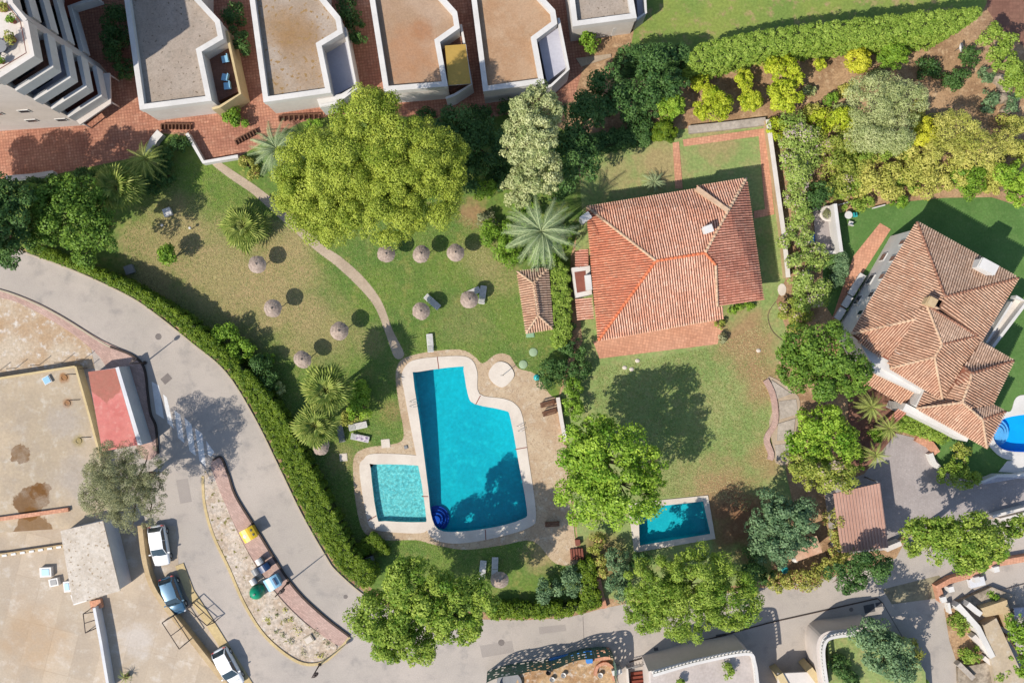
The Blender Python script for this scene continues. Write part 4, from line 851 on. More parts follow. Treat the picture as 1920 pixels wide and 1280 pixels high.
def fan_mesh(name, mat, L=0.9, R=1.0, seg=16, seed=0):
    """fan leaf: stalk along +X, then a pleated fan of split blades"""
    g = random.Random(seed); m = MB(); c = Vector((L, 0, .18 * L)); m.tube([(0, 0, 0), (L * .5, 0, .14 * L), c], .022, 5, True, .7)
    for i in range(seg):
        a0 = math.radians(-120 + 240 * i / seg); a1 = math.radians(-120 + 240 * (i + 1) / seg); am = (a0 + a1) / 2; r = R * g.uniform(.85, 1.1)
        pl = .05; dz = -.22 * r
        p1 = c + Vector((math.cos(a0) * r * .62, math.sin(a0) * r * .62, pl - .05)); p2 = c + Vector((math.cos(a1) * r * .62, math.sin(a1) * r * .62, -pl - .05)); tip = c + Vector((math.cos(am) * r, math.sin(am) * r, dz))
        m.add([c, p1, tip, p2], [(0, 1, 2, 3)], min(1, max(0, .5 + g.gauss(0, .2))))
    return m.mesh(name, M[mat])
FR = {}
def palm(name, label, x, y, z, r_px, mat, n=34, kind='feather', seed=0, group=None, tilt=(-.15, 1.0)):
    r = r_px * sc_at(z); g = random.Random(seed + 50); c = P(x, y, z)
    t = thing(name, label, 'palm', (c.x, c.y, 0), 0, group)
    m = MB(); m.tube([(0, 0, 0), (0.04, 0, z * .5), (0, 0, z)], [.26, .2, .22] if kind == 'feather' else [.22, .17, .2], 8); m.lathe((0, 0, z - .3), [(.2, 0), (.3, .25), (.22, .5), (.02, .62)], 8); m.build('trunk', M['bark'], t)
    key = (mat, kind)
    if key not in FR: FR[key] = [frond_mesh('frond', mat, 2.6, .75 + .15 * k, 26, .42, .42, seed=k) if kind == 'feather' else fan_mesh('frond', mat, seed=k) for k in range(3)]
    s = r / (2.35 if kind == 'feather' else 1.75)
    for i in range(n):
        f = i / n; el = tilt[0] + (tilt[1] - tilt[0]) * f ** 1.3 + g.uniform(-.1, .1); k = s * g.uniform(.85, 1.1) * (1 - .25 * f)
        o = link('frond', FR[key][i % 3], t, (0, 0, z + .1 + .12 * f), (g.uniform(-.35, .35), -el, i * 2.39996 + g.uniform(-.2, .2)), (k, k, k))
    return t
def potted(x, y, z, r, label, fm='f_green', pm='redwood'):
    SEED[0] += 1; t = thing('potted_plant', label, 'plant', P(x, y, z)); MB().lathe((0, 0, 0), [(r * .5, 0), (r * .7, .4), (r * .76, .4), (r * .76, .46), (r * .6, .46), (.01, .4)], 12).build('pot', M[pm], t)
    link('foliage', leaf_mesh('foliage', crown_clumps([(0, 0, .4 + r * .7, r, r, r * .8)], .5, 1, SEED[0]), fm, .16, 30, SEED[0]), t); return t

# --- big trees
tree('pine_tree', 'huge yellow-green umbrella pine spreading over the garden path', [(586, 322, 12.2, 70, 78, .75), (690, 228, 13.8, 68, 64, .75), (640, 295, 13.6, 66, 68, .75), (765, 290, 13.6, 84, 74, .75), (745, 340, 12.6, 70, 60, .7), (830, 310, 12, 52, 60, .7), (715, 385, 12, 90, 72, .6), (610, 400, 11, 72, 56, .6), (800, 365, 11.5, 64, 72, .6), (560, 375, 10.5, 44, 54, .6)], 'f_pine', 0.15, 1.72, 24, 2.3, 0.45, up=.3)
tree('conifer_tree', 'tall pale green tree with a narrow ragged crown right of the huge pine', [(1005, 205, 13.5, 50, 46, .9), (985, 265, 12, 50, 50, .9), (1010, 250, 14.5, 42, 46, .9), (1005, 325, 10, 52, 50, .9), (975, 355, 7.5, 36, 34, .9)], 'f_pale', 0.2, 0.2, 36, 1.3, 0.3, up=.1)
tree('broadleaf_tree', 'bright green tree between the large pool and the private pool', [(1090, 850, 7.4, 52, 54), (1150, 850, 8.8, 62, 60), (1100, 930, 7.4, 62, 56), (1175, 930, 8, 66, 60), (1215, 880, 7.4, 40, 44), (1120, 805, 7, 38, 34)], 'f_lime', 0.27, 0.24, 30, 1.25, 0.3)
tree('broadleaf_tree', 'rounded green tree overhanging the road bend at the bottom', [(775, 1095, 10.5, 62, 58), (725, 1155, 9.5, 64, 64), (755, 1205, 9, 62, 46), (835, 1130, 10.5, 60, 60), (885, 1125, 9.5, 50, 52), (850, 1170, 9, 56, 40)], 'f_feather', 0.23, 0.22, 36, 1.4, 0.32)
tree('feathery_tree', 'wide yellow-green feathery tree standing by the lower road', [(1230, 1100, 7, 62, 58), (1310, 1088, 7.6, 70, 60), (1280, 1140, 7, 74, 58), (1365, 1120, 6.6, 58, 60), (1210, 1140, 6.2, 44, 46)], 'f_feather', 0.28, 0.18, 56, 1.4, 0.28, asp=.36, up=.2)
tree('olive_tree', 'grey-green olive tree beside the pink building', [(215, 868, 6.6, 50, 46), (268, 880, 6.8, 46, 48), (198, 935, 6.2, 50, 46), (252, 952, 6.4, 54, 50), (230, 905, 7.4, 60, 58), (185, 900, 6, 36, 40), (285, 930, 6.2, 30, 40)], 'f_olive', 0.14, 0.16, 24, 1.0, 0.3, asp=.36)
tree('broadleaf_tree', 'glossy green tree at the left beside the road hedge', [(120, 400, 8.5, 56, 54), (165, 440, 7, 54, 54), (95, 370, 8.5, 44, 42), (145, 365, 8.0, 44, 40), (85, 430, 7, 40, 40), (185, 395, 6.5, 34, 40)], 'f_deep', 0.25, 0.26, 30, 1.2)
tree('broadleaf_tree', 'dark green tree cut by the left edge of the picture', [(15, 380, 11, 50, 46), (10, 440, 9.5, 52, 50), (-25, 420, 11.5, 66, 76), (25, 472, 7.5, 34, 32), (-60, 380, 11.5, 64, 64), (-160, 378, 9, 70, 64), (-105, 356, 9, 56, 50)], 'f_dark', 0.25, 0.26, 30, 1.2)
tree('broadleaf_tree', 'tallest green tree left of the villa entrance', [(1500, 650, 7.5, 46, 44), (1560, 660, 8.5, 58, 54), (1530, 710, 7.5, 56, 48), (1592, 705, 7.2, 42, 44), (1500, 690, 7, 42, 42)], 'f_deep', 0.25, 0.24, 30, 1.2)
tree('broadleaf_tree', 'light green tree below the tallest one left of the villa', [(1540, 790, 4.8, 46, 40), (1565, 830, 4.8, 44, 42), (1510, 835, 4.4, 38, 36)], 'f_lime', 0.25, 0.26, 30, 1.2)
tree('broadleaf_tree', 'olive green tree left of the dusty pink carport', [(1530, 880, 4.8, 52, 44), (1570, 890, 4.4, 40, 36), (1500, 870, 4.2, 32, 32)], 'f_mixed', 0.23, 0.26, 32, 1.2)
tree('broadleaf_tree', 'dark grey-green tree right of the private pool', [(1440, 960, 4.8, 44, 44), (1480, 970, 5, 48, 46), (1450, 1025, 4.6, 46, 42), (1505, 1000, 4.2, 36, 34)], 'f_bluegreen', 0.25, 0.26, 30, 1.15)
tree('broadleaf_tree', 'dense dark green tree between the flowering vine and the shaded road', [(1590, 1080, 5.2, 42, 36), (1635, 1060, 5.6, 42, 34)], 'f_dark', 0.22, 0.3, 32, 1.2)
tree('broadleaf_tree', 'broad green tree over the shaded lane at the lower right', [(1760, 1010, 7.5, 54, 42), (1820, 1000, 8.5, 60, 44), (1800, 1040, 7, 64, 32), (1860, 1015, 7, 42, 40), (1725, 1000, 6.5, 36, 28), (1905, 985, 6, 32, 24)], 'f_feather', 0.25, 0.24, 30, 1.2)
tree('broadleaf_tree', 'green tree inside the curved balustrade at the bottom right', [(1640, 1190, 6, 44, 36), (1665, 1225, 6, 48, 44), (1690, 1250, 5.4, 36, 36)], 'f_bluegreen', 0.25, 0.28, 30, 1.2)
tree('olive_tree', 'big silvery green tree in the middle of the upper right slope', [(1640, 190, 5.2, 58, 48), (1690, 190, 5.6, 52, 46), (1660, 245, 5.2, 62, 48), (1625, 250, 4.4, 44, 44)], 'f_grey', 0.2, 0.24, 34, 1.25, asp=.35)
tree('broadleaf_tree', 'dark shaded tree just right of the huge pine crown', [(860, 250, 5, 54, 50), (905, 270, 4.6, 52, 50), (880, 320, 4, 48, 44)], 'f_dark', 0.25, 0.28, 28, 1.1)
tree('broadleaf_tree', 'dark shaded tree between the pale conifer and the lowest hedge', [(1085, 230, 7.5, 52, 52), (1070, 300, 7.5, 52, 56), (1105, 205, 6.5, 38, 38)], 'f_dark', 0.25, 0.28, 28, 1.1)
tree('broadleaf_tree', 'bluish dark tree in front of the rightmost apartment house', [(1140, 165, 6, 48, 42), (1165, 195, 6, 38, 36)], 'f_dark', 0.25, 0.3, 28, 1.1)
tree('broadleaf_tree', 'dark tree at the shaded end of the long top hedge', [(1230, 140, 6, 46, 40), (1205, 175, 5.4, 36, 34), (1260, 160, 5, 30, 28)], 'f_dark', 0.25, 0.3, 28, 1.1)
tree('broadleaf_tree', 'pale green shrubby tree near the upper right corner', [(1868, 80, 4, 32, 32), (1885, 120, 4, 34, 34), (1905, 150, 3.4, 26, 34)], 'f_hedge2', 0.22, 0.3, 32, 1.2)
tree('broadleaf_tree', 'yellow-green feathery tree above the villa lawn at the right', [(1790, 245, 4.2, 44, 40), (1830, 280, 4, 48, 38), (1770, 290, 3.8, 44, 34), (1880, 270, 3.4, 26, 34)], 'f_gold', 0.24, 0.26, 32, 1.2, asp=.3)
tree('broadleaf_tree', 'bright lime tree at the right edge above the villa lawn', [(1895, 330, 3.4, 34, 30), (1910, 360, 3, 28, 26)], 'f_lime', 0.22, 0.3, 32, 1.2)
tree('broadleaf_tree', 'green tree at the lower right edge behind the ruined walls', [(1912, 1180, 3.4, 26, 34), (1915, 1240, 3.2, 24, 34)], 'f_green', 0.25, 0.3, 30, 1.1)

# --- citrus and small trees on the upper right slope
for x, y, r, h, mt, lab in (
    (1335, 200, 35, 2.2, 'f_citrus', 'largest round yellow-green citrus tree next to the walled lawn'), (1258, 198, 27, 2.2, 'f_lime', 'round bright green citrus tree in the shade of the dark trees'),
    (1396, 150, 19, 1.8, 'f_citrus', 'small citrus tree above its twin, left of the twin-crowned one'), (1405, 190, 22, 1.8, 'f_citrus', 'small citrus tree just right of the largest round one'),
    (1537, 122, 12, 1.4, 'f_citrus', 'tiny yellow-green tree left of the bright round one'), (1608, 116, 25, 2.0, 'f_yellow', 'bright yellow round tree below the long hedge'),
    (1673, 104, 31, 2.0, 'f_green', 'green citrus tree right of the bright yellow round one'), (1314, 155, 18, 1.6, 'f_citrus', 'small yellow-green tree at the bend of the long hedge'),
    (1735, 250, 27, 2.6, 'f_yellow', 'vivid yellow bush right of the silvery tree'), (1557, 186, 14, 1.0, 'f_green', 'small low green bush on the bare slope')):
    tree('citrus_tree', lab, [(x, y, h, r, r, .85)], mt, 0.17, 0.24, 38, 1.6, 0.1, group='small trees on the upper right slope')
tree('citrus_tree', 'twin-crowned yellow-green citrus tree on the bare slope', [(1465, 128, 2.4, 34, 30), (1470, 182, 2.4, 35, 30), (1490, 150, 2.2, 18, 20)], 'f_citrus', 0.2, 0.3, 34, 1.2, 0.12)
shrub('clipped_bush', 'smooth clipped dome bush at the corner of the walled lawn', [(1245, 247, 1.3, 26, 24, .9)], 'f_hedge', 0.12, 0.25, 60, 1.6)
# --- shrubs
S = [('flower_shrub', 'oleander bush with pale pink blossom right of the walled lawn', [(1485, 250, 1.8, 32, 36), (1500, 300, 1.8, 38, 40), (1490, 350, 1.6, 30, 36), (1525, 270, 1.6, 24, 30)], 'f_flower'),
     ('flower_shrub', 'tall row of oleander with pale blossom left of the villa patio', [(1500, 400, 1.8, 26, 30), (1495, 450, 1.9, 30, 34), (1505, 505, 2.0, 34, 36), (1520, 550, 2.0, 36, 34), (1530, 480, 1.6, 22, 30)], 'f_flower'),
     ('shrub', 'golden scrub thicket left of the silvery tree', [(1560, 270, 1.6, 34, 40), (1580, 320, 1.6, 40, 34), (1560, 360, 1.4, 34, 22), (1600, 260, 1.8, 26, 30)], 'f_mixed'),
     ('shrub', 'golden dry scrub along the top edge of the villa lawn', [(1640, 320, 1.5, 44, 30), (1700, 310, 1.6, 46, 30), (1650, 355, 1.2, 50, 18), (1740, 340, 1.4, 46, 26), (1790, 330, 1.4, 34, 30)], 'f_gold'),
     ('shrub', 'yellow-green thicket at the top of the oleander bush', [(1460, 240, 1.2, 20, 24), (1540, 230, 1.4, 26, 22), (1580, 225, 1.6, 30, 24)], 'f_citrus'),
     ('shrub', 'pale yellow scrub right of the silvery tree', [(1740, 290, 1.6, 40, 30), (1720, 215, 1.2, 22, 24), (1760, 225, 1.2, 24, 20)], 'f_gold'),
     ('shrub', 'yellow scrub band between the silvery tree and the villa lawn', [(1610, 295, 1.4, 34, 24), (1680, 280, 1.4, 38, 22), (1690, 345, 1.2, 40, 18), (1590, 352, 1.2, 34, 18)], 'f_hedge2'),
     ('shrub', 'golden scrub at the right edge above the lime tree', [(1850, 310, 1.4, 34, 24), (1900, 290, 1.4, 30, 26), (1865, 345, 1.0, 26, 20), (1895, 235, 1.2, 24, 24)], 'f_gold'),
     ('shrub', 'low sage green scrub on the middle of the slope', [(1520, 170, .5, 18, 10), (1580, 205, .6, 24, 14), (1640, 140, .5, 26, 10)], 'f_grey'),
     ('shrub', 'dry grass clump below the long bright hedge', [(1700, 80, .4, 30, 8), (1580, 95, .4, 30, 8), (1430, 115, .4, 24, 8)], 'f_gold'),
     ('shrub', 'round dark green bush in the golden scrub above the villa lawn', [(1815, 335, 1.6, 34, 34)], 'f_green'),
     ('shrub', 'low green plant at the edge of the villa lawn', [(1686, 375, .7, 17, 13)], 'f_green'),
     ('shrub', 'light green low bushes above the villa patio wall', [(1600, 385, 1.0, 26, 12), (1625, 378, .9, 20, 10)], 'f_hedge2'),
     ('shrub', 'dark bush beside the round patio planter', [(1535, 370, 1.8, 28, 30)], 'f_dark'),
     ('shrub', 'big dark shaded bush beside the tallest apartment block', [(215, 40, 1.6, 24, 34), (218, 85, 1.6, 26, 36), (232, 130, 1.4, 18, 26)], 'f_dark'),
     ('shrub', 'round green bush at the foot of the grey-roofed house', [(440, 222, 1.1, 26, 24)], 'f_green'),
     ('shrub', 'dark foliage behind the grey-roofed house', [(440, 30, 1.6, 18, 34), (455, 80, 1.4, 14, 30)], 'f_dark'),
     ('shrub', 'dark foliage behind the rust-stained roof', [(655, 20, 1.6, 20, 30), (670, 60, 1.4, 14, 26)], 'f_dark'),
     ('shrub', 'green bush beside the rightmost apartment house', [(1106, 74, 1.6, 22, 24)], 'f_green'),
     ('shrub', 'flower bed with orange tints beside the start of the garden path', [(462, 308, .6, 20, 14), (475, 325, .6, 16, 14)], 'f_vine'),
     ('shrub', 'dark bushes under the palms left of the garden path', [(300, 300, 1.2, 26, 24), (330, 270, 1.0, 22, 18), (285, 345, 1.0, 22, 22), (310, 330, 1.0, 20, 22)], 'f_dark'),
     ('shrub', 'dark bushes along the terrace wall at the upper left', [(60, 350, 1.4, 26, 18), (110, 345, 1.4, 26, 18), (160, 335, 1.4, 24, 20)], 'f_dark'),
     ('shrub', 'small round clipped bush alone on the dry lawn', [(314, 477, 2.2, 19, 18, .9)], 'f_green'),
     ('shrub', 'green bush on the lawn side of the curving road hedge', [(425, 630, 1.8, 26, 26), (450, 655, 1.8, 28, 24)], 'f_green'),
     ('shrub', 'low dark bushes below the parasols along the road hedge', [(490, 690, 1.4, 22, 30), (505, 720, 1.4, 22, 26)], 'f_dark'),
     ('shrub', 'small lime bush by the leftmost lower parasol', [(505, 670, 1.0, 11, 11)], 'f_lime'),
     ('shrub', 'pale dry bush beside the dark bushes on the road hedge', [(524, 728, .9, 9, 14)], 'f_grey'),
     ('shrub', 'lime green rounded shrub right of the two fan palms', [(670, 735, 1.0, 26, 24), (675, 765, 1.0, 26, 24)], 'f_lime'),
     ('shrub', 'reddish green low shrub below the lime green rounded one', [(650, 780, .7, 26, 14)], 'f_vine'),
     ('shrub', 'dark round bush at the corner of the pool deck', [(1040, 700, 1.5, 30, 32, .9)], 'f_dark'),
     ('shrub', 'dark bushes between the tall hedge and the house terrace', [(1075, 650, 1.4, 26, 26), (1085, 690, 1.2, 22, 24), (1065, 610, 1.2, 14, 24)], 'f_dark'),
     ('shrub', 'olive green bushes between deck wall and garden', [(1075, 730, 1.3, 18, 22), (1075, 765, 1.3, 18, 24)], 'f_green'),
     ('shrub', 'leafy green shrub mass under the blue-grey palm', [(935, 440, 1.2, 30, 34), (960, 470, 1.2, 30, 28), (1020, 480, 1.2, 30, 24), (1055, 450, 1.2, 22, 30), (985, 400, 1.2, 28, 24)], 'f_green'),
     ('shrub', 'purplish brown bush by the lawn beside the rightmost top parasol', [(912, 410, 1.0, 20, 20)], 'f_olive'),
     ('shrub', 'light shrub at the edge of the pine shade', [(905, 350, 1.6, 26, 26)], 'f_lime'),
     ('shrub', 'small yellowish bush at the corner of the house terrace', [(1351, 609, .6, 11, 10)], 'f_mixed'),
     ('shrub', 'tiny dark bush on the terrace edge below the house', [(1352, 634, .5, 11, 9)], 'f_olive'),
     ('shrub', 'low plants along the house wall facing the garden', [(1378, 578, .5, 14, 8), (1405, 572, .4, 12, 7)], 'f_green'),
     ('shrub', 'mixed bush at the foot of the garden wall', [(1480, 580, 1.4, 24, 26), (1500, 600, 1.2, 24, 24)], 'f_mixed'),
     ('shrub', 'rounded leafy shrub inside the lower hedge', [(1030, 1105, 1.5, 28, 24), (1065, 1095, 1.5, 26, 28), (1075, 1075, 1.2, 18, 18)], 'f_bluegreen'),
     ('shrub', 'grey-green shrub left of the feathery tree', [(1158, 1050, 1.8, 24, 30), (1160, 1095, 1.8, 24, 34)], 'f_bluegreen'),
     ('shrub', 'reddish tangled shrub below the bright green tree', [(1120, 1020, 1.5, 18, 22), (1125, 1060, 1.4, 14, 26)], 'f_vine'),
     ('flower_shrub', 'orange and green flowering vine beside the carport', [(1570, 975, 2.0, 26, 34), (1578, 1020, 2.0, 24, 34), (1560, 1050, 1.8, 24, 24)], 'f_vine'),
     ('flower_shrub', 'flowering vine along the lower garden wall', [(1460, 1088, 1.4, 30, 18), (1510, 1085, 1.4, 30, 18), (1545, 1070, 1.4, 22, 18)], 'f_vine'),
     ('shrub', 'dark green bushes behind the lower garden wall', [(1410, 1060, 1.6, 24, 34), (1440, 1080, 1.2, 16, 16)], 'f_dark'),
     ('shrub', 'dark leafy bushes under the feathery tree', [(1400, 1120, 1.2, 20, 24), (1200, 1050, 1.2, 26, 16)], 'f_dark'),
     ('shrub', 'yellow-green bush at the driveway corner', [(1780, 890, 1.8, 24, 18), (1815, 895, 1.8, 26, 22), (1800, 870, 1.6, 22, 18)], 'f_hedge2'),
     ('shrub', 'dark feathery bush below the villa roof tip', [(1800, 848, 1.4, 22, 18)], 'f_mixed'),
     ('shrub', 'small shaded bush near the entrance palms', [(1645, 815, .8, 16, 14), (1605, 860, 1.0, 18, 24)], 'f_green'),
     ('shrub', 'low bush right of the carport gate', [(1712, 1030, .9, 20, 12)], 'f_hedge2'),
     ('shrub', 'small yellow-green bush on the balustraded terrace', [(1366, 1258, 4.8, 14, 14)], 'f_hedge2'),
     ('shrub', 'small bush cut by the bottom edge of the balustraded terrace', [(1275, 1276, 4.7, 12, 9)], 'f_hedge2'),
     ('shrub', 'pinkish flowering bush beside the lower lane', [(1705, 1225, 1.2, 22, 28), (1690, 1270, 1.0, 26, 18)], 'f_vine'),
     ('shrub', 'shaded plants in the dark garden inside the curved balustrade', [(1572, 1250, 2.7, 24, 20), (1592, 1275, 2.7, 20, 14)], 'f_dark'),
     ('shrub', 'green bush at the bottom edge below the balustrade tree', [(1720, 1272, 1.0, 24, 14)], 'f_green'),
     ('shrub', 'rounded yellow-green bush on the ruined steps, the upper one', [(1802, 1168, .7, 22, 20)], 'f_hedge2'),
     ('shrub', 'rounded yellow-green bush on the ruined steps, the lower one', [(1822, 1226, .7, 20, 20)], 'f_hedge2'),
     ('shrub', 'small green tuft on the ruined terrace', [(1862, 1117, .5, 16, 8)], 'f_green'),
     ('shrub', 'green weeds at the bottom of the ruined terrace', [(1880, 1262, .6, 20, 18)], 'f_hedge2'),
     ('shrub', 'green plants around the rockery at the upper right', [(1848, 140, .8, 14, 18), (1855, 190, .8, 14, 26), (1900, 195, .8, 16, 22)], 'f_bluegreen'),
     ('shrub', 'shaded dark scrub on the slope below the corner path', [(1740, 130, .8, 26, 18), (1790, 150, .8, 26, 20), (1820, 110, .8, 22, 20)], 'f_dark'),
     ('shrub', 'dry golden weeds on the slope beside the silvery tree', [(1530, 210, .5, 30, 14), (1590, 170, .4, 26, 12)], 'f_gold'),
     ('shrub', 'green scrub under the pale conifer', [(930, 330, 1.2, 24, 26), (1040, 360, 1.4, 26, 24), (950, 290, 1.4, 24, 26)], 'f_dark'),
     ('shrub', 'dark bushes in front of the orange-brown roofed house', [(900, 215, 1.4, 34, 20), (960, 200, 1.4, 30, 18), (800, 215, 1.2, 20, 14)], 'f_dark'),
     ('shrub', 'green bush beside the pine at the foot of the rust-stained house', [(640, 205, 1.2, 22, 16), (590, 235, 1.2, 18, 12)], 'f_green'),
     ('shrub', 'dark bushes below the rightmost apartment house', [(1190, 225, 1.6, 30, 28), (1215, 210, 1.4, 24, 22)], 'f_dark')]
for nm, lab, bl, mt in S: shrub(nm, lab, bl, mt, fill=2.4 if 'round clipped' in lab else 1.1)
# weeds on the traffic island (one by one where they can be told apart)
WEED = [(546, 1160, 6, 'right tuft of the darker pair of weeds on the traffic island'), (534, 1163, 6, 'left tuft of the darker pair of weeds on the traffic island'), (520, 1152, 4, 'small weed above the darker pair on the traffic island'), (502, 1160, 4, 'leftmost small weed on the traffic island'), (518, 1183, 4, 'small round weed below the leftmost one on the traffic island'), (530, 1190, 5, 'dark weed left of the pale cabinet cover'), (560, 1178, 12, 'wide dry weed patch above the pale cabinet cover'), (545, 1200, 9, 'dry weed patch below left of the cabinet cover'), (570, 1220, 11, 'dry weed patch straight below the cabinet cover'), (600, 1225, 12, 'lowest green weed patch near the tip of the island'), (612, 1205, 12, 'weed patch right of the cabinet cover'), (592, 1186, 8, 'green weed strip above right of the cabinet cover'), (535, 1143, 4, 'topmost small weed near the street lamp')]
for i, (x, y, r, lab) in enumerate(WEED):
    shrub('weed_tuft', lab, [(x, y, .10, r * 1.1, r * .8, .3)], 'f_olive' if i % 3 else 'f_gold', .13, .34, 3.5, .6, cat='weed', group='weeds on the traffic island')
# --- hedges
hedge('hedge', 'long curving clipped hedge between the road and the communal lawn', HEDGE_OUT + HEDGE_IN[::-1], 2.9, 'f_hedge', 0.16, 0.38, 30, 3)
hedge('hedge', 'low clipped hedge along the lower road by the deck corner', [(915, 1163), (1050, 1160), (1130, 1138), (1118, 1095), (1116, 1050), (1088, 1050), (1086, 1095), (1092, 1130), (1050, 1134), (915, 1134)], 1.8, 'f_hedge', 0.18, 0.45, 30)
hedge('hedge', 'long bright hedge across the top right', [(1292, 108), (1310, 82), (1400, 60), (1500, 46), (1640, 30), (1840, 11), (1846, 24), (1788, 58), (1640, 70), (1540, 80), (1440, 92), (1330, 122), (1300, 120)], 5.4, 'f_hedge2', 0.18, 0.42, 30)
hedge('hedge', 'shaded stretch of hedge left of the long bright one', [(1162, 86), (1290, 78), (1300, 112), (1165, 122)], 4.6, 'f_dark', 0.2, 0.5, 30)  # same hedge continued; its shade is put into a darker leaf colour
hedge('hedge', 'tall narrow clipped hedge between shed and tiled house', [(1030, 492), (1064, 492), (1070, 560), (1070, 640), (1040, 655), (1034, 600)], 2.4, 'f_hedge2', 0.18, 0.45, 30)
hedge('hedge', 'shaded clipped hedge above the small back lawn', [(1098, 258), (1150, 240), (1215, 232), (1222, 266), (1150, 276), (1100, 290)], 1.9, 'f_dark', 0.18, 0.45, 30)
hedge('hedge', 'small L-shaped clipped hedge beside the paddling pool', [(688, 1001), (700, 1000), (729, 1030), (729, 1038), (718, 1043), (703, 1036), (696, 1036), (680, 1044), (665, 1030)], 1.3, 'f_hedge', 0.13, 0.34, 44)
hedge('hedge', 'yellow-green hedge under the white villa wall', [(1684, 788), (1700, 772), (1730, 784), (1790, 818), (1780, 832), (1740, 822), (1690, 808)], 1.6, 'f_hedge2', 0.18, 0.45, 30)
hedge('hedge', 'square clipped hedge beside the villa patio', [(1576, 470), (1590, 470), (1594, 512), (1584, 530), (1568, 545), (1562, 520)], 1.6, 'f_bluegreen', 0.16, 0.4, 34)
# --- palms
palm('date_palm', 'large blue-grey date palm between shed and tiled house', 1015, 435, 7.5, 80, 'f_bluepalm', 42, 'feather', 1, tilt=(-.35, .95))
palm('agave_palm', 'grey spiky palm partly under the huge pine', 520, 280, 2.2, 58, 'f_bluepalm', 34, 'feather', 2, tilt=(-.05, .8))
palm('fan_palm', 'pale fan palm at the top left of the lawn', 220, 352, 5.2, 50, 'f_palm', 30, 'fan', 3)
palm('feather_palm', 'dark green palm beside the terrace wall', 275, 300, 3.2, 40, 'f_palm', 26, 'feather', 4)
palm('fan_palm', 'bushy fan palm alone on the dry lawn', 458, 425, 1.8, 46, 'f_palm', 32, 'fan', 5)
palm('fan_palm', 'upper one of the two fan palms left of the large pool', 612, 732, 6.5, 52, 'f_palm', 40, 'fan', 6)
palm('fan_palm', 'lower one of the two fan palms left of the large pool', 592, 798, 6.6, 46, 'f_palm', 40, 'fan', 7)
palm('feather_palm', 'highest of the three small palms by the villa entrance', 1632, 762, 3.4, 34, 'f_palm', 24, 'feather', 8)
palm('feather_palm', 'middle one of the three small palms by the villa entrance', 1665, 802, 3.0, 30, 'f_palm', 22, 'feather', 9)
palm('feather_palm', 'lowest of the three small palms beside the driveway', 1640, 852, 3.0, 30, 'f_palm', 22, 'feather', 10)
palm('agave_plant', 'spiky pale plant on the shaded lawn behind the tiled house', 1226, 343, .5, 26, 'f_bluepalm', 24, 'feather', 11, tilt=(.1, 1.1))
palm('yucca_plant', 'green spiky plant sprouting at the bottom of the yard', 236, 1268, .4, 16, 'f_palm', 12, 'feather', 12, tilt=(.2, 1.1))
potted(28, 42, zt, .35, 'green plant in a pot on the roof terrace of the tall block'); potted(6, 118, zt, .3, 'small potted plant at the lower rail of the roof terrace')
potted(10, 18, zt, .55, 'round orange pouf-like pot at the top of the roof terrace', 'f_vine'); potted(27, 76, zt, .45, 'orange pot in the middle of the roof terrace', 'f_vine')
# ------------------------------------------------------------------ furniture of the gardens
def copy_tree(root, loc, rz, label, group=None, scale=None):
    r = root.copy(); COL.objects.link(r); r.location = loc; r.rotation_euler = (RNG.uniform(-.05, .05), RNG.uniform(-.05, .05), rz); r['label'] = label
    if group: r['group'] = group
    if scale: r.scale = scale
    for ch in list(root.children):
        c = ch.copy(); COL.objects.link(c); c.parent = r
        for g in list(ch.children): d = g.copy(); COL.objects.link(d); d.parent = c
    return r
def make_parasol(loc, label):
    t = thing('thatched_parasol', label, 'parasol', loc, 0, 'thatched parasols on the lawn')
    MB().tube([(0, 0, 0), (0, 0, 2.45)], .045, 8).build('pole', M['wood'], t); MB().lathe((0, 0, 0), [(.22, 0), (.22, .06), (.06, .09)], 10, sm=False).build('foot', M['stone'], t)
    R = random.Random(5); m = MB(); seg = 16
    for k in range(seg):
        a0, a1 = 2 * math.pi * k / seg, 2 * math.pi * (k + 1) / seg
        for (r0, z0, r1, z1) in ((.0, 2.58, .38, 2.44), (.34, 2.47, .66, 2.27), (.62, 2.31, .92, 2.06)):
            j = R.uniform(-.02, .02); r1 += R.uniform(-.03, .03)
            m.add([(r0 * math.cos(a0), r0 * math.sin(a0), z0), (r1 * math.cos(a0), r1 * math.sin(a0), z1 + j), (r1 * math.cos(a1), r1 * math.sin(a1), z1 - j), (r0 * math.cos(a1), r0 * math.sin(a1), z0)], [(0, 1, 2, 3)], R.random())
            m.add([(r1 * math.cos(a0), r1 * math.sin(a0), z1 + j), (r1 * .97 * math.cos(a0), r1 * .97 * math.sin(a0), z1 - .07), (r1 * .97 * math.cos(a1), r1 * .97 * math.sin(a1), z1 - .07), (r1 * math.cos(a1), r1 * math.sin(a1), z1 - j)], [(0, 1, 2, 3)], R.random())
    m.build('canopy', M['thatch'], t); MB().lathe((0, 0, 2.5), [(.1, 0), (.12, .06), (.05, .18), (.01, .2)], 10).build('finial', M['thatch'], t)
    for k in range(8):
        a = k * math.pi / 4; MB().tube([(0, 0, 2.44), (.86 * math.cos(a), .86 * math.sin(a), 2.0)], .018, 5).build('rib', M['wood'], t)
    return t
pz = 2.5
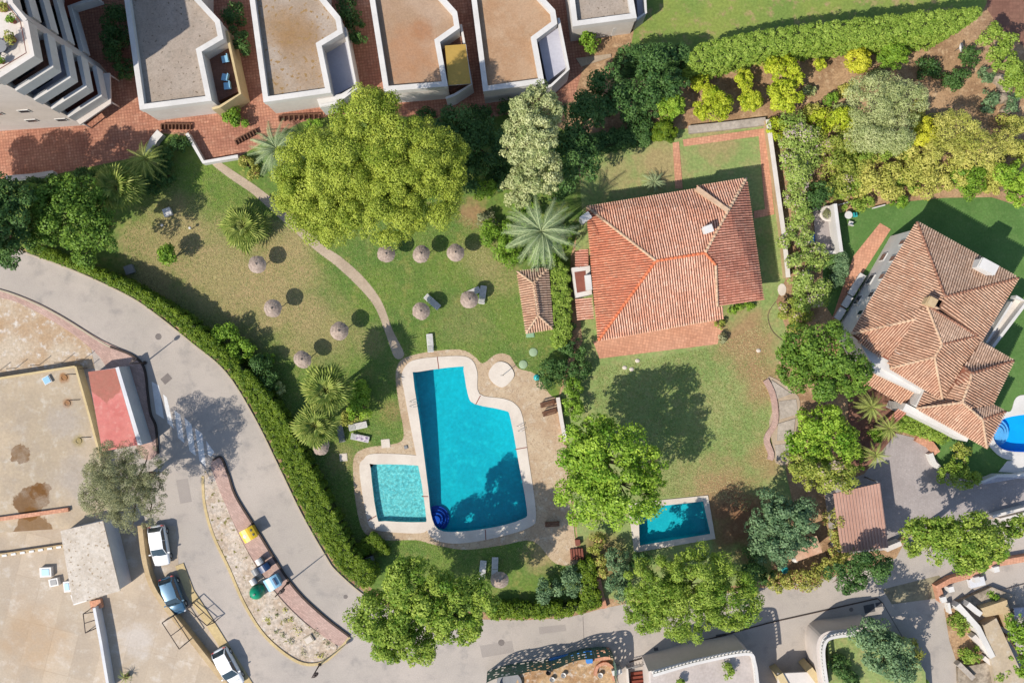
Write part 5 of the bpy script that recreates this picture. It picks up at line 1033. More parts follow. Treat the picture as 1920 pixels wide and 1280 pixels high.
PAR = [(480, 495, 'uppermost parasol on the left lawn, right of the small clipped bush'), (510, 578, 'middle-left parasol on the dry left lawn'), (635, 621, 'parasol nearest the garden path on the left lawn'), (567, 675, 'lowest parasol on the left lawn, above the fan palms'),
       (722, 474, 'leftmost of three parasols in a row below the pine'), (791, 478, 'middle one of three parasols in a row below the pine'), (856, 473, 'rightmost of three parasols in a row below the pine'), (790, 583, 'parasol with one lounger tucked beside it on the right lawn'),
       (879, 562, 'parasol between two loungers on the right lawn'), (599, 838, 'parasol half hidden under the lower fan palm'), (938, 1088, 'parasol in the shade at the bottom beside two loungers')]
par0 = None
for i, (x, y, lab) in enumerate(PAR):
    c = P(x, y, pz); c.z = 0
    if par0 is None: par0 = make_parasol(c, lab)
    else: copy_tree(par0, c, RNG.uniform(0, 6), lab, 'thatched parasols on the lawn', (RNG.uniform(.92, 1.06), RNG.uniform(.92, 1.06), RNG.uniform(1.04, 1.14)))
def make_lounger(loc, rz, label, mat='plastic', back=.35, pad=None):
    t = thing('sun_lounger', label, 'sun lounger', loc, rz, 'sun loungers')
    f = MB(); f.box((0, .3, .3), (1.9, .05, .07)).box((0, -.3, .3), (1.9, .05, .07)).box((.93, 0, .3), (.05, .6, .07)).box((-.93, 0, .3), (.05, .6, .07)); f.build('frame', M[mat], t)
    for k in range(9): MB().box((-.18 + k * .13, 0, .335), (.1, .56, .03)).build('slat', M[pad or mat], t)
    c, s = math.cos(back), math.sin(back)
    for k in range(5):
        d = .08 + k * .14; p = (-.26 - d * c, 0, .34 + d * s); m = MB(); hx, hz = .055 * c, .055 * s
        m.add([(p[0] + hx, -.28, p[2] - hz), (p[0] + hx, .28, p[2] - hz), (p[0] - hx, .28, p[2] + hz), (p[0] - hx, -.28, p[2] + hz), (p[0] + hx, -.28, p[2] - hz - .03), (p[0] + hx, .28, p[2] - hz - .03), (p[0] - hx, .28, p[2] + hz - .03), (p[0] - hx, -.28, p[2] + hz - .03)], [(0, 1, 2, 3), (7, 6, 5, 4), (0, 3, 7, 4), (1, 5, 6, 2), (0, 4, 5, 1), (2, 6, 7, 3)])
        m.build('back_slat', M[pad or mat], t)
    for sx in (-.75, .75):
        for sy in (-.27, .27): MB().box((sx, sy, .14), (.06, .06, .28)).build('leg', M[mat], t)
    return t
D = math.radians
make_lounger(P(884, 549), D(24), 'white lounger lying across beside the parasol on the right lawn'); make_lounger(P(905, 553), D(82), 'white lounger standing upright beside the parasol on the right lawn')
make_lounger(P(811, 566), D(-42), 'white lounger tucked beside the single parasol on the right lawn'); make_lounger(P(807, 643), D(95), 'white lounger at the top edge of the pool deck')
make_lounger(P(672, 798), D(12), 'pale lounger right of the fan palms'); make_lounger(P(640, 811), D(100), 'dark grey lounger in the shade of the lower fan palm', 'greyplastic')
l = make_lounger(P(676, 820), D(-12), 'white lounger covered with a patterned towel'); MB().box((0.1, 0, .365), (1.5, .52, .02)).build('towel', M['towel'], l)
make_lounger(P(905, 1066), D(84), 'left one of two white loungers in the shade at the bottom'); make_lounger(P(928, 1060), D(88), 'right one of two white loungers in the shade at the bottom')
def bench(x, y, rz, label):
    t = thing('bench', label, 'bench', P(x, y), rz); 
    for k in range(3): MB().box((0, -.16 + k * .16, .44), (1.5, .13, .04)).build('seat_slat', M['wood'], t)
    MB().box((0, .3, .7), (1.5, .05, .3)).build('backrest', M['wood'], t)
    for sx in (-.6, .6): MB().box((sx, 0, .21), (.06, .5, .42)).build('leg', M['darkmetal'], t)
bench(1026, 757, D(14), 'upper of two dark benches on the pool deck'); bench(1030, 773, D(16), 'lower of two dark benches on the pool deck')
bench(1035, 981, D(4), 'low dark bench at the lower end of the pool deck')
t = thing('life_ring_bin', 'teal round bin beside the dark bush on the pool deck', 'bin', P(1006, 707)); MB().lathe((0, 0, 0), [(.28, 0), (.32, .7), (.34, .7), (.34, .76), (.01, .82)], 14).build('body', M['teal'], t); MB().lathe((0, 0, .8), [(.1, 0), (.1, .05), (.01, .05)], 8).build('lid', M['teal'], t)
for x, y, lab in ((1000, 660, 'upper pale green round cover on the lawn beside the shower tray'), (981, 683, 'lower pale green round cover on the lawn edge')):
    tag(MB().lathe(P(x, y), [(.46, 0), (.46, .05), (.4, .07), (.01, .09)], 18).build('tank_cover', plain('pale_green_cover', A(165, 190, 150), .6)), lab, 'cover')
tag(MB().box(P(994, 628, .05), (.85, .5, .1), .05).box(P(994, 628, .11), (.7, .36, .04), .05).build('cover_plate', plain('mint_cover', A(150, 190, 150), .6)), 'mint green cover plate at the foot of the shed', 'cover')
for x, y, r, lab in ((723, 831, .45, 'pale square slab at the deck corner by the paddling pool'), (644, 857, .4, 'pale square slab in the lawn left of the paddling pool')): tag(MB().box(P(x, y, .03), (r * 2, r * 2, .06), .1).box(P(x, y, .065), (r * 1.7, r * 1.7, .012), .1).build('stone_slab', M['coping']), lab, 'slab')
tag(MB().box(P(761, 838, .06), (.35, .35, .12), .3).box(P(761, 838, .13), (.25, .25, .03), .3).build('skimmer_lid', M['greyplastic']), 'small grey skimmer lid between the two pools', 'lid')
for x, y, z, lab, r in ((317, 399, .5, 'pale blue box at the edge of the dry lawn', .55), (694, 1050, .7, 'grey utility box beside the small L-shaped hedge', .7), (246, 506, .5, 'grey utility box in the shade of the road hedge', .6)):
    t = thing('utility_box', lab, 'box', P(x, y)); MB().box((0, 0, z / 2), (r * 1.4, r * 1.4, z), .35).build('body', M['greyplastic' if x != 317 else 'plastic'], t); MB().box((0, 0, z + .03), (r * 1.5, r * 1.5, .06), .35).build('lid', M['plastic' if x == 317 else 'greyplastic'], t)
for x, y, lab in ((361, 429, 'small white garden lamp on the dry lawn'), (309, 424, 'small white garden lamp at the edge of the tree shade')):
    t = thing('garden_lamp', lab, 'lamp', P(x, y)); MB().tube([(0, 0, 0), (0, 0, .6)], .04, 6).build('post', M['darkmetal'], t); MB().lathe((0, 0, .58), [(.05, 0), (.15, .08), (.15, .18), (.05, .26)], 10).build('globe', M['plastic'], t)
for x, y, lab in ((1171, 689, 'leftmost pale stone at the tip of the tree shadow'), (1184, 692, 'middle pale stone at the tip of the tree shadow'), (1195, 676, 'uppermost pale stone at the tip of the tree shadow'), (1422, 657, 'square pale stone on the bare patch below the house')):
    tag(MB().lathe(P(x, y), [(.2, 0), (.22, .06), (.12, .13), (.01, .14)], 7, sx=1.2, sm=False).build('stone', M['coping']), lab, 'stone')

# ------------------------------------------------------------------ garden walls, paths and stairs
def wall(name, label, pts, w, h, mat, cat='wall', n=0, cap=None):
    l = spx(pts, False, n, h) if n else px(pts, h)
    if not cap: return tag(MB().strip(l, w, 0, h).build(name, M[mat]), label, cat)
    t = thing(name, label, cat, (0, 0, 0)); MB().strip(l, w, 0, h - .08).build('wall_body', M[mat], t); MB().strip(l, w + .1, h - .08, h).build('coping', M[cap], t); return t
wall('terrace_wall', 'white angled retaining wall below the red tiled terrace', [(350, 250), (381, 304), (446, 293)], .34, .9, 'white')
wall('terrace_wall', 'short white wall end beside the palms on the red terrace', [(274, 294), (288, 262), (300, 248)], .8, .8, 'white')
wall('terrace_wall', 'white low wall at the left end of the red terrace', [(10, 334), (60, 330), (100, 324)], .4, .8, 'white', cap='offwhite')
wall('deck_wall', 'low wall with a reddish base along the right side of the pool deck', [(1046, 745), (1053, 790), (1060, 826)], .3, .9, 'terracotta', cap='offwhite')
wall('garden_wall', 'thin pale wall along the right side of the private garden', [(1440, 224), (1456, 340), (1470, 440), (1478, 520)], .35, 1.2, 'tanwall', cap='offwhite')
wall('garden_wall', 'grey stone planter wall behind the small walled lawn', [(1292, 243), (1360, 236), (1436, 227)], .8, .5, 'stone')
for nm, pts in (('brick_path', [(1280, 262), (1440, 240), (1442, 253), (1282, 275)]), ('brick_path', [(1422, 254), (1436, 252), (1452, 402), (1414, 410), (1413, 396), (1434, 392)]), ('brick_path', [(1261, 268), (1273, 266), (1280, 354), (1266, 354)])):
    struct(MB().sheet([ccw(px(pts))], .03 + .003 * len(pts) + (.004 if pts[0][0] == 1261 else 0)).build(nm, M['terracotta']))
wall('hedge_step', 'thin pale strip along the deck end of the lower hedge', [(1086, 1056), (1092, 1134)], .14, .5, 'offwhite')
ps = thing('deck_steps', 'red wooden steps at the bottom corner of the pool deck', 'steps', (0, 0, 0))
for i in range(5):
    a = P(1071 + i * 5, 1032 - i * .6); MB().box((a.x, a.y - .35, .1 + i * .04), (.2, 1.15, .2 + i * .08), .1).build('tread', M['redwood'], ps)
MB().box(P(1083, 1016, .25), (.5, .6, .5), .1).build('newel', M['redwood'], ps)
wall('lower_wall', 'pinkish path wall beside the lower hedge', [(1122, 1085), (1128, 1115), (1134, 1140)], .5, .5, 'terracotta')
# patio left of the villa
wall('patio_wall', 'tall white patio wall left of the villa', [(1566, 382), (1572, 430), (1578, 472)], .35, 2.0, 'white')
wall('patio_wall', 'low white wall closing the lower end of the patio', [(1540, 474), (1578, 472)], .3, .8, 'white')
struct(MB().prism(px([(1524, 390), (1566, 384), (1578, 472), (1530, 474)]), 0, .1).build('patio', M['drive']))
t = thing('round_planter', 'round white planter with a brown plant on the patio', 'planter', P(1548, 402)); MB().lathe((0, 0, .1), [(.7, 0), (.85, .6), (.6, .6), (.55, .5), (.01, .5)], 20).build('bowl', M['offwhite'], t); SEED[0] += 1; link('foliage', leaf_mesh('foliage', crown_clumps([(0, 0, .75, .5, .5, .35)], .5, 1, 7), 'f_olive', .14, 34, 7), t)
tag(MB().box(P(1521, 448, .4), (.5, .9, .6)).box(P(1521, 448, .74), (.6, 1.0, .08)).build('storage_box', M['bluetarp']), 'bright blue storage box beside the oleander row', 'box')
t = round_table(1586, 405, 0, .4, 'plastic', 'white garden table at the top of the villa lawn')
chair(1592, 420, 0, 1.3, 'plastic', 'white garden chair below the white garden table', None); chair(1600, 404, 0, .2, 'teal', 'teal garden chair beside the white garden table', None)
bl_ = thing('boundary_strip', 'white strip fence at the top edge of the villa lawn', 'fence', (0, 0, 0)); MB().strip(px([(1572, 384), (1596, 378)], .4), .1, 0, .4).build('rail', M['plastic'], bl_); MB().strip(px([(1638, 390), (1660, 384)], .4), .12, 0, .4).build('rail', M['plastic'], bl_)
# seat area with stone terrace left of the villa trees
struct(MB().prism(spx([(1442, 705), (1490, 735), (1500, 770), (1485, 860), (1455, 868), (1448, 830), (1442, 790), (1455, 750), (1440, 730)], True, 3), 0, .06).build('stone_terrace', M['path']))
for i, (pts, z_) in enumerate((([(1446, 712), (1484, 738), (1456, 748), (1448, 735)], .14), ([(1460, 752), (1492, 748), (1496, 776), (1462, 786)], .11), ([(1458, 794), (1490, 784), (1486, 822), (1456, 826)], .16), ([(1452, 834), (1484, 830), (1478, 858), (1456, 864)], .10))):
    tag(MB().prism(px(pts), 0, z_).build('terrace_slab', M['stone']), ['top', 'second', 'third', 'lowest'][i] + ' concrete slab of the stepped terrace left of the villa trees', 'slab', 'slabs of the stepped terrace')
wall('terrace_edge', 'curved pink kerb around the stone terrace left of the villa', [(1436, 712), (1450, 742), (1454, 790), (1438, 822), (1446, 850), (1444, 862)], .6, .25, 'pinkpave', 'kerb', 4)
wall('garden_edge', 'thin brown edging around the bushes below the garden wall', [(1455, 565), (1440, 590), (1448, 620), (1470, 640)], .06, .06, 'bark', 'edging', 4)
tag(MB().lathe(P(1466, 543), [(.65, 0), (.65, .05), (.01, .06)], 9, sx=.7, rz=.4, sm=False).build('stepping_stone', M['coping']), 'pale oval stone at the end of the garden wall', 'stone')
# driveway edge and gate
wall('drive_wall', 'short curved white wall at the driveway corner', [(1745, 850), (1752, 868), (1762, 876)], .5, .7, 'white', n=3)
wall('drive_wall', 'terracotta planter wall under the villa hedge', [(1720, 820), (1746, 834), (1757, 850)], .8, .5, 'terracotta')
wall('lane_wall', 'double pale wall along the shaded lane at the right edge', [(1862, 968), (1925, 952)], .3, 1.0, 'offwhite'); wall('lane_wall', 'second pale wall strip just below the double wall at the right edge', [(1876, 974), (1925, 962)], .3, .7, 'offwhite')
wall('pool_screen', 'white low wall between villa pool terrace and driveway', [(1836, 906), (1870, 892), (1906, 892), (1990, 880)], .25, 1.0, 'white')
wall('gate_wall', 'pale pillar wall right of the carport', [(1662, 1030), (1690, 1018)], .5, 1.2, 'offwhite')
cab = thing('tool_shed', 'small tan shed roof among the flowering vine', 'shed', (0, 0, 0)); MB().prism(px([(1488, 1020), (1530, 1006), (1540, 1034), (1496, 1050)], 2.0), 0, 2.0).build('wall', M['tanwall'], cab); MB().prism(px([(1486, 1020), (1531, 1004), (1542, 1035), (1494, 1052)], 2.1), 2.003, 2.1).build('roof', M['tile_b'], cab)
tag(MB().lathe(P(1488, 1046), [(.3, 0), (.34, .5), (.2, .9), (.01, 1.0)], 10).build('white_sack', M['plastic']), 'white sack beside the small tan shed', 'sack'); tag(MB().lathe(P(1470, 1067), [(.35, 0), (.4, .25), (.3, .3), (.01, .2)], 10).build('green_tub', M['teal']), 'teal tub under the flowering vine', 'tub')
# wooden slat railings on the red terrace
def slat_rail(label, a, b, n, h=.4):
    t = thing('slat_railing', label, 'railing', (0, 0, 0)); A_, B_ = P(*a), P(*b)
    for i in range(n): c = A_.lerp(B_, i / (n - 1)); MB().box((c.x, c.y, h / 2), (.12, .5, h), math.atan2((B_ - A_).y, (B_ - A_).x)).build('slat', M['wood'], t)
    MB().strip([A_ + Vector((0, .3, 0)), B_ + Vector((0, .3, 0))], .1, h - .1, h + .004).build('rail', M['wood'], t)
slat_rail('row of brown wooden slats below the grey-roofed house', (305, 239), (359, 239), 9); slat_rail('row of brown slats right of the round green bush', (444, 268), (482, 248), 8); slat_rail('shaded row of slats beside the pine below the rust-stained house', (525, 224), (600, 220), 9); slat_rail('shaded slanting slat row below the orange-brown roofed house', (856, 236), (884, 220), 7)
struct(MB().prism(px([(1080, 110), (1145, 102), (1146, 108), (1090, 126)]), 0, .12).build('shaded_walk', M['path']))
# satellite dish and mast on the slope
t = thing('satellite_dish', 'white oval satellite dish on a mast in the shaded slope', 'dish', P(1790, 96)); MB().tube([(0, 0, 0), (0, 0, 1.0)], .04, 6).build('mast', M['greymetal'], t)
m = MB(); m.lathe((0, 0, 0), [(.02, 0), (.25, .04), (.48, .15)], 18); o = m.build('reflector', M['plastic'], t); o.location = (0, 0, 1.05); o.rotation_euler = (.5, .5, .7); MB().tube([(0, 0, 1.05), (.1, -.3, 1.5)], .02, 5).build('feed_arm', M['greymetal'], t)
for i, (x, y, s, lab) in enumerate(((1872, 150, .8, 'highest pale rock of the rockery'), (1882, 165, .9, 'largest rock in the middle of the rockery'), (1876, 185, .8, 'left rock of the lower rockery'), (1892, 190, .7, 'right rock of the lower rockery'), (1885, 208, .7, 'lowest rock of the rockery'))):
    tag(MB().lathe(P(x, y), [(s, 0), (s * .95, .3), (s * .6, .7), (s * .2, .85), (.01, .86)], 7, sy=.8, rz=i, sm=False).build('rock', M['rock']), lab, 'rock', 'rockery')

# ------------------------------------------------------------------ street furniture
def street_lamp(x, y, h, ang, label, arm=1.2):
    t = thing('street_lamp', label, 'street lamp', P(x, y)); MB().tube([(0, 0, 0), (0, 0, 1), (0, 0, h)], [.09, .07, .05], 8).build('pole', M['darkmetal'], t); MB().lathe((0, 0, 0), [(.2, 0), (.2, .12), (.1, .2)], 10, sm=False).build('base', M['darkmetal'], t)
    a = Vector((math.cos(ang), math.sin(ang), 0)); MB().tube([(0, 0, h - .05), a * arm * .6 + Vector((0, 0, h + .15)), a * arm + Vector((0, 0, h + .15))], .035, 6).build('arm', M['darkmetal'], t)
    o = MB().lathe((0, 0, 0), [(.05, .1), (.16, .06), (.2, 0), (.12, -.06), (.01, -.08)], 12, sx=2.0).build('lamp_head', M['darkmetal'], t); o.location = a * (arm + .2) + Vector((0, 0, h + .13)); o.rotation_euler = (0, 0, ang)
street_lamp(540, 1092, 4.8, D(40), 'street lamp on the edge of the traffic island beside the bins', .7); street_lamp(600, 1244, 3.6, D(40), 'thin lamp post at the lower tip of the traffic island', .3); street_lamp(272, 680, 3.6, D(38), 'street lamp at the corner of the pink pavement', .5)
def bin_box(label, x, y, rz, mat, sx=1.0, sy=.8, h=1.1, lidm=None):
    t = thing('waste_bin', label, 'bin', P(x, y), rz)
    m = MB(); b0 = [(-sx * .42, -sy * .42), (sx * .42, -sy * .42), (sx * .42, sy * .42), (-sx * .42, sy * .42)]; b1 = [(a * 1.18, b * 1.18) for a, b in b0]
    m.add([(a, b, .12) for a, b in b0] + [(a, b, h * .8) for a, b in b1], [(3, 2, 1, 0), (0, 1, 5, 4), (1, 2, 6, 5), (2, 3, 7, 6), (3, 0, 4, 7)]); m.build('body', M[mat], t)
    l = MB(); n = 6
    for i in range(n):
        a0, a1 = -1 + 2 * i / n, -1 + 2 * (i + 1) / n; z0, z1 = h * .82 + .22 * (1 - a0 * a0), h * .82 + .22 * (1 - a1 * a1)
        l.add([(a0 * sx * .52, -sy * .52, z0), (a1 * sx * .52, -sy * .52, z1), (a1 * sx * .52, sy * .52, z1), (a0 * sx * .52, sy * .52, z0)], [(0, 1, 2, 3)], .5, True)
        for s in (-1, 1): l.add([(a0 * sx * .52, s * sy * .52, z0), (a1 * sx * .52, s * sy * .52, z1), (a1 * sx * .52, s * sy * .52, h * .8), (a0 * sx * .52, s * sy * .52, h * .8)], [(0, 1, 2, 3)])
    l.build('lid', M[lidm or mat], t)
    for a in (-.35, .35):
        for b in (-.3, .3): MB().tube([(a * sx, b * sy - .03, .08), (a * sx, b * sy + .03, .08)], .08, 8).build('wheel', M['rubber'], t)
    return t
yb_ = bin_box('yellow recycling container with two black holes on the traffic island', 473, 996, D(30), 'binyellow', 1.45, 1.25, 1.6)
for y_ in (-.25, .25): MB().lathe((.42, y_, 1.4), [(.15, 0), (.15, .06), (.01, .065)], 14, sm=False).build('slot', M['black'], yb_)
MB().lathe((-.35, 0, 1.5), [(.2, 0), (.2, .03), (.01, .032)], 10, sm=False).build('sticker', M['plastic'], yb_)
bin_box('left grey wheeled bin beside the traffic island kerb', 491, 1048, D(30), 'greyplastic', .7, .6, 1.15, 'plastic'); bin_box('navy wheeled bin behind the light blue container', 500, 1060, D(32), 'binnavy', 1.1, .7, 1.1); bin_box('grey wheeled bin between the navy bin and the green igloo', 484, 1067, D(30), 'greyplastic', .75, .65, 1.1); bin_box('smallest grey bin touching the green igloo', 479, 1086, D(30), 'greyplastic', .65, .6, 1.0, 'plastic')
bb = bin_box('light blue paper container beside the street lamp', 517, 1086, D(30), 'binblue', 1.45, 1.25, 1.5); MB().box((.35, 0, 1.47), (.16, .8, .08)).build('slot', M['binnavy'], bb)
ig = thing('bottle_bank', 'dark green igloo bottle bank on the traffic island', 'bin', P(486, 1105)); MB().lathe((0, 0, 0), [(.62, 0), (.74, .4), (.74, .9), (.6, 1.35), (.32, 1.62), (.01, 1.7)], 22).build('body', M['bingreen'], ig)
MB().lathe((0, 0, 1.66), [(.1, 0), (.1, .08), (.06, .1), (.05, .04), (.01, .04)], 10).build('lifting_ring', M['greymetal'], ig)
for a in (.6, 3.7): MB().lathe((.52 * math.cos(a), .52 * math.sin(a), 1.32), [(.12, 0), (.13, .06), (.1, .08), (.08, .02), (.01, .02)], 12).build('bottle_hole', M['black'], ig)
t = thing('utility_cabinet', 'pale square cabinet cover among the weeds of the traffic island', 'cover', P(580, 1197)); MB().box((0, 0, .2), (.95, .8, .2), .55).build('body', M['kerb'], t); MB().box((0, 0, .32), (.75, .6, .05), .55).build('lid', M['coping'], t)
# chain fence posts along the dirt yard
for i, (x, y) in enumerate(((-2, 696), (30, 690), (74, 684), (118, 679), (158, 673), (164, 690))):
    t = thing('fence_post', ['leftmost', 'second', 'third', 'fourth', 'fifth', 'last'][i] + ' thin fence post along the edge of the dirt yard, from the left', 'post', P(x, y), 0, 'fence posts of the dirt yard'); MB().tube([(0, 0, 0), (0, 0, 1.6)], .035, 6).build('pole', M['darkmetal'], t); MB().lathe((0, 0, 1.58), [(.05, 0), (.05, .05), (.01, .07)], 6).build('cap', M['darkmetal'], t)
# steel frames beside the parking bays
def steel_frame(label, pts, z=1.5):
    t = thing('steel_frame', label, 'frame', (0, 0, 0)); q = px(pts, z)
    for i in range(4): MB().tube([q[i], q[(i + 1) % 4]], .05, 6).build('rail', M['darkmetal'], t); c = q[i]; MB().tube([Vector((c.x, c.y, 0)), c], .05, 6).build('post', M['darkmetal'], t)
    MB().tube([(q[0] + q[1]) / 2, (q[2] + q[3]) / 2], .045, 6).build('crossbar', M['darkmetal'], t)
steel_frame('dark steel frame on the yard side of the tan retaining wall', [(304, 1167), (336, 1216), (355, 1200), (325, 1154)], 1.4); steel_frame('dark steel frame on the road side of the blue car bay', [(362, 1128), (402, 1166), (388, 1172), (350, 1140)], 1.0)
steel_frame('thin railing frame beside the yard steps', [(156, 1150), (160, 1186), (182, 1176), (178, 1146)], 1.0)

# ------------------------------------------------------------------ cars
def car(label, x, y, dx, dy, paint, L=4.15, Wd=1.76, hatch=True):
    """built along +X (nose at +X), then turned so that the nose points to (dx, dy) in the picture"""
    t = thing('parked_car', label, 'car', P(x, y), math.atan2(-dy, dx), 'parked cars')
    st = [(-.5, .70, .45, .78), (-.47, .88, .30, .95), (-.36, .98, .24, 1.0), (-.1, 1.0, .22, .98), (.15, 1.0, .22, .97), (.28, .99, .22, .93), (.40, .95, .25, .84), (.47, .86, .30, .72), (.5, .66, .42, .62)]
    b = MB(); rings = []
    for f, w, zb, zt_ in st:
        hw = Wd / 2 * w; X = f * L
        rings.append([(X, -hw * .9, zb), (X, -hw, zb + .2), (X, -hw, zt_ - .22), (X, -hw * .94, zt_ - .06), (X, -hw * .78, zt_), (X, 0, zt_ + .035), (X, hw * .78, zt_), (X, hw * .94, zt_ - .06), (X, hw, zt_ - .22), (X, hw, zb + .2), (X, hw * .9, zb)])
    n = len(rings[0]); vs = [v for r in rings for v in r]
    fs = [(i * n + j, (i + 1) * n + j, (i + 1) * n + j + 1, i * n + j + 1) for i in range(len(rings) - 1) for j in range(n - 1)] + [tuple(range(n)), tuple(range((len(rings) - 1) * n, len(rings) * n))[::-1]]
    b.add(vs, fs, .5, True); b.build('body', M[paint], t)
    # cabin: rear, roof rear, roof front, windscreen foot
    xr, xr2, xf2, xf = -.47 * L, -.37 * L, .06 * L, .235 * L; hb, hr = Wd * .45, Wd * .37; z0, z1 = .95, 1.47
    roof = MB(); roof.add([(xr2, -hr, z1 - .02), (xr2, 0, z1 + .03), (xr2, hr, z1 - .02), ((xr2 + xf2) / 2, -hr * 1.04, z1 + .01), ((xr2 + xf2) / 2, 0, z1 + .07), ((xr2 + xf2) / 2, hr * 1.04, z1 + .01), (xf2, -hr * .98, z1 - .03), (xf2, 0, z1 + .02), (xf2, hr * .98, z1 - .03)], [(0, 3, 4, 1), (1, 4, 5, 2), (3, 6, 7, 4), (4, 7, 8, 5)], .5, True)
    for s in (-1, 1):  # pillars
        roof.tube([(xf, s * hb * .97, z0), (xf2, s * hr * .98, z1 - .03)], .035, 5); roof.tube([(xr, s * hb * .96, z0), (xr2, s * hr, z1 - .02)], .05, 5); roof.tube([(-.12 * L, s * hb, z0), (-.14 * L, s * hr * 1.04, z1)], .03, 5); roof.tube([(xr2, s * hr, z1 - .02), (xf2, s * hr * .98, z1 - .03)], .03, 5)
    r_ = roof.build('roof', M[paint], t)
    MB().add([(xf, -hb * .96, z0), (xf + .06, 0, z0 + .02), (xf, hb * .96, z0), (xf2, -hr * .97, z1 - .04), (xf2 + .02, 0, z1), (xf2, hr * .97, z1 - .04)], [(0, 1, 4, 3), (1, 2, 5, 4)], .5, True).build('windscreen', M['glass'], t)
    MB().add([(xr, -hb * .94, z0), (xr, hb * .94, z0), (xr2, -hr * .97, z1 - .03), (xr2, hr * .97, z1 - .03)], [(1, 0, 2, 3)]).build('rear_window', M['glass'], t)
    for s in (-1, 1):
        MB().add([(xr, s * hb * .97, z0), (xf, s * hb * .98, z0), (xf2, s * hr * 1.0, z1 - .03), (xr2, s * hr * 1.0, z1 - .03)], [(0, 1, 2, 3) if s < 0 else (3, 2, 1, 0)]).build('side_window', M['glass'], t)
        MB().box((.19 * L, s * (Wd * .5 + .1), .98), (.12, .2, .14)).build('mirror', M[paint], t)
        MB().lathe((.455 * L, s * Wd * .36, .64), [(.01, .1), (.12, .06), (.15, 0), (.1, -.06)], 10, sy=1.3).build('headlight', M['clearlamp'], t)
        MB().box((-.478 * L, s * Wd * .38, .84), (.1, .3, .18), s * -.25).build('tail_light', M['redlamp'], t)
        for xx in (-.31 * L, .31 * L):
            w = MB().tube([(xx, s * (Wd / 2 - .2), .31), (xx, s * (Wd / 2 + .005), .31)], .31, 16).build('wheel', M['rubber'], t)
            MB().tube([(xx, s * (Wd / 2 - .02), .31), (xx, s * (Wd / 2 + .018), .31)], .19, 12).build('rim', M['chrome'], w)
    MB().box((.36 * L, 0, .915), (.012, Wd * .7, .012)).build('bonnet_seam', M['black'], t)
    MB().box((-.5 * L - .005, 0, .55), (.03, .5, .12)).build('number_plate', M['plastic'], t); MB().tube([(xr2 + .15, 0, z1 + .04), (xr2 - .05, 0, z1 + .2)], .012, 5).build('antenna', M['black'], t)
    return t
car('white car parked nearest the olive tree', 304, 1019, 11, 72, 'carwhite', 4.2)
car('metallic blue car parked between the two white ones', 329, 1112, 24, 68, 'carblue', 4.05)
car('white car parked lowest, cut by the bottom edge', 432, 1246, 36, 68, 'carwhite', 4.3)

# ------------------------------------------------------------------ building plots along the bottom
site = struct(MB().prism(px([(975, 1262), (1000, 1245), (1040, 1240), (1100, 1228), (1150, 1232), (1160, 1290), (1160, 1340), (940, 1340)]), 0, .12).build('building_plot', surf('rubble', A(205, 172, 130), A(180, 140, 100), .5, A(226, 210, 190), fine=3, fine_amt=.3, bump=.6)))
nt_ = thing('debris_net', 'torn green safety netting along the building plot', 'netting', (0, 0, 0))
line = spx([(914, 1258), (950, 1246), (985, 1240), (1030, 1234), (1070, 1222), (1100, 1214), (1144, 1216), (1150, 1262)], False, 5)
R_ = random.Random(3); cols, rows = len(line) - 1, 9; m = MB()
L_ = []
tot = [0.0]
for i in range(len(line) - 1): tot.append(tot[-1] + (line[i + 1] - line[i]).length)
def at_len(s):
    for i in range(len(tot) - 1):
        if s <= tot[i + 1]: return line[i].lerp(line[i + 1], (s - tot[i]) / max(1e-6, tot[i + 1] - tot[i]))
    return line[-1]
nc, nr, hn = int(tot[-1] / .22), 13, 2.9
for i in range(nc):
    for j in range(nr):
        if (i % 3 == 1 and j % 3 == 1 and R_.random() < .75) or R_.random() < .05: continue
        a, b = at_len(tot[-1] * i / nc), at_len(tot[-1] * (i + 1) / nc); z0_, z1_ = hn * j / nr, hn * (j + 1) / nr
        la, lb = math.sin(i * .35) * .03, math.sin((i + 1) * .35) * .03
        m.add([a + Vector((0, la * z0_ , z0_)), b + Vector((0, lb * z0_, z0_)), b + Vector((0, lb * z1_, z1_)), a + Vector((0, la * z1_, z1_))], [(0, 1, 2, 3)], R_.random())
stuff(m.build('net_sheet', M['net'], nt_))
for s in np.linspace(0, tot[-1], 8): c = at_len(float(s)); MB().tube([(c.x, c.y - .05, 0), (c.x, c.y - .05, 3.0)], .04, 6).build('post', M['greymetal'], nt_)
tag(MB().strip(px([(1030, 1238), (1070, 1228), (1098, 1222)], .6), .18, .1, .6).build('blue_tarp', M['bluetarp']), 'long blue tarpaulin strip behind the green netting', 'tarpaulin')
tag(MB().box(P(1104, 1230, .5), (.6, 1.1, .9), .1).box(P(1104, 1230, 1.0), (.7, 1.2, .1), .1).build('blue_toilet', M['bluetarp']), 'blue upright container at the corner of the building plot', 'container')
tag(MB().box(P(1125, 1226, .35), (2.0, 1.1, .5), .1).box(P(1125, 1226, .62), (1.7, .8, .08), .1).build('brick_stack', M['terracotta']), 'orange stack of bricks inside the netting', 'bricks')
for i, (x, y, lab) in enumerate(((1056, 1262, 'white bucket right of the dark one on the building plot'), (1035, 1270, 'white bucket nearest the bottom edge on the building plot'), (1028, 1257, 'dark tub on the building plot'), (1125, 1262, 'white sack beside the pit of the building plot'))):
    tag(MB().lathe(P(x, y), [(.2, .1), (.26, .5), (.28, .5), (.22, .48), (.18, .2), (.01, .2)], 12).build('bucket', M['plastic' if i != 2 else 'black']), lab, 'bucket')
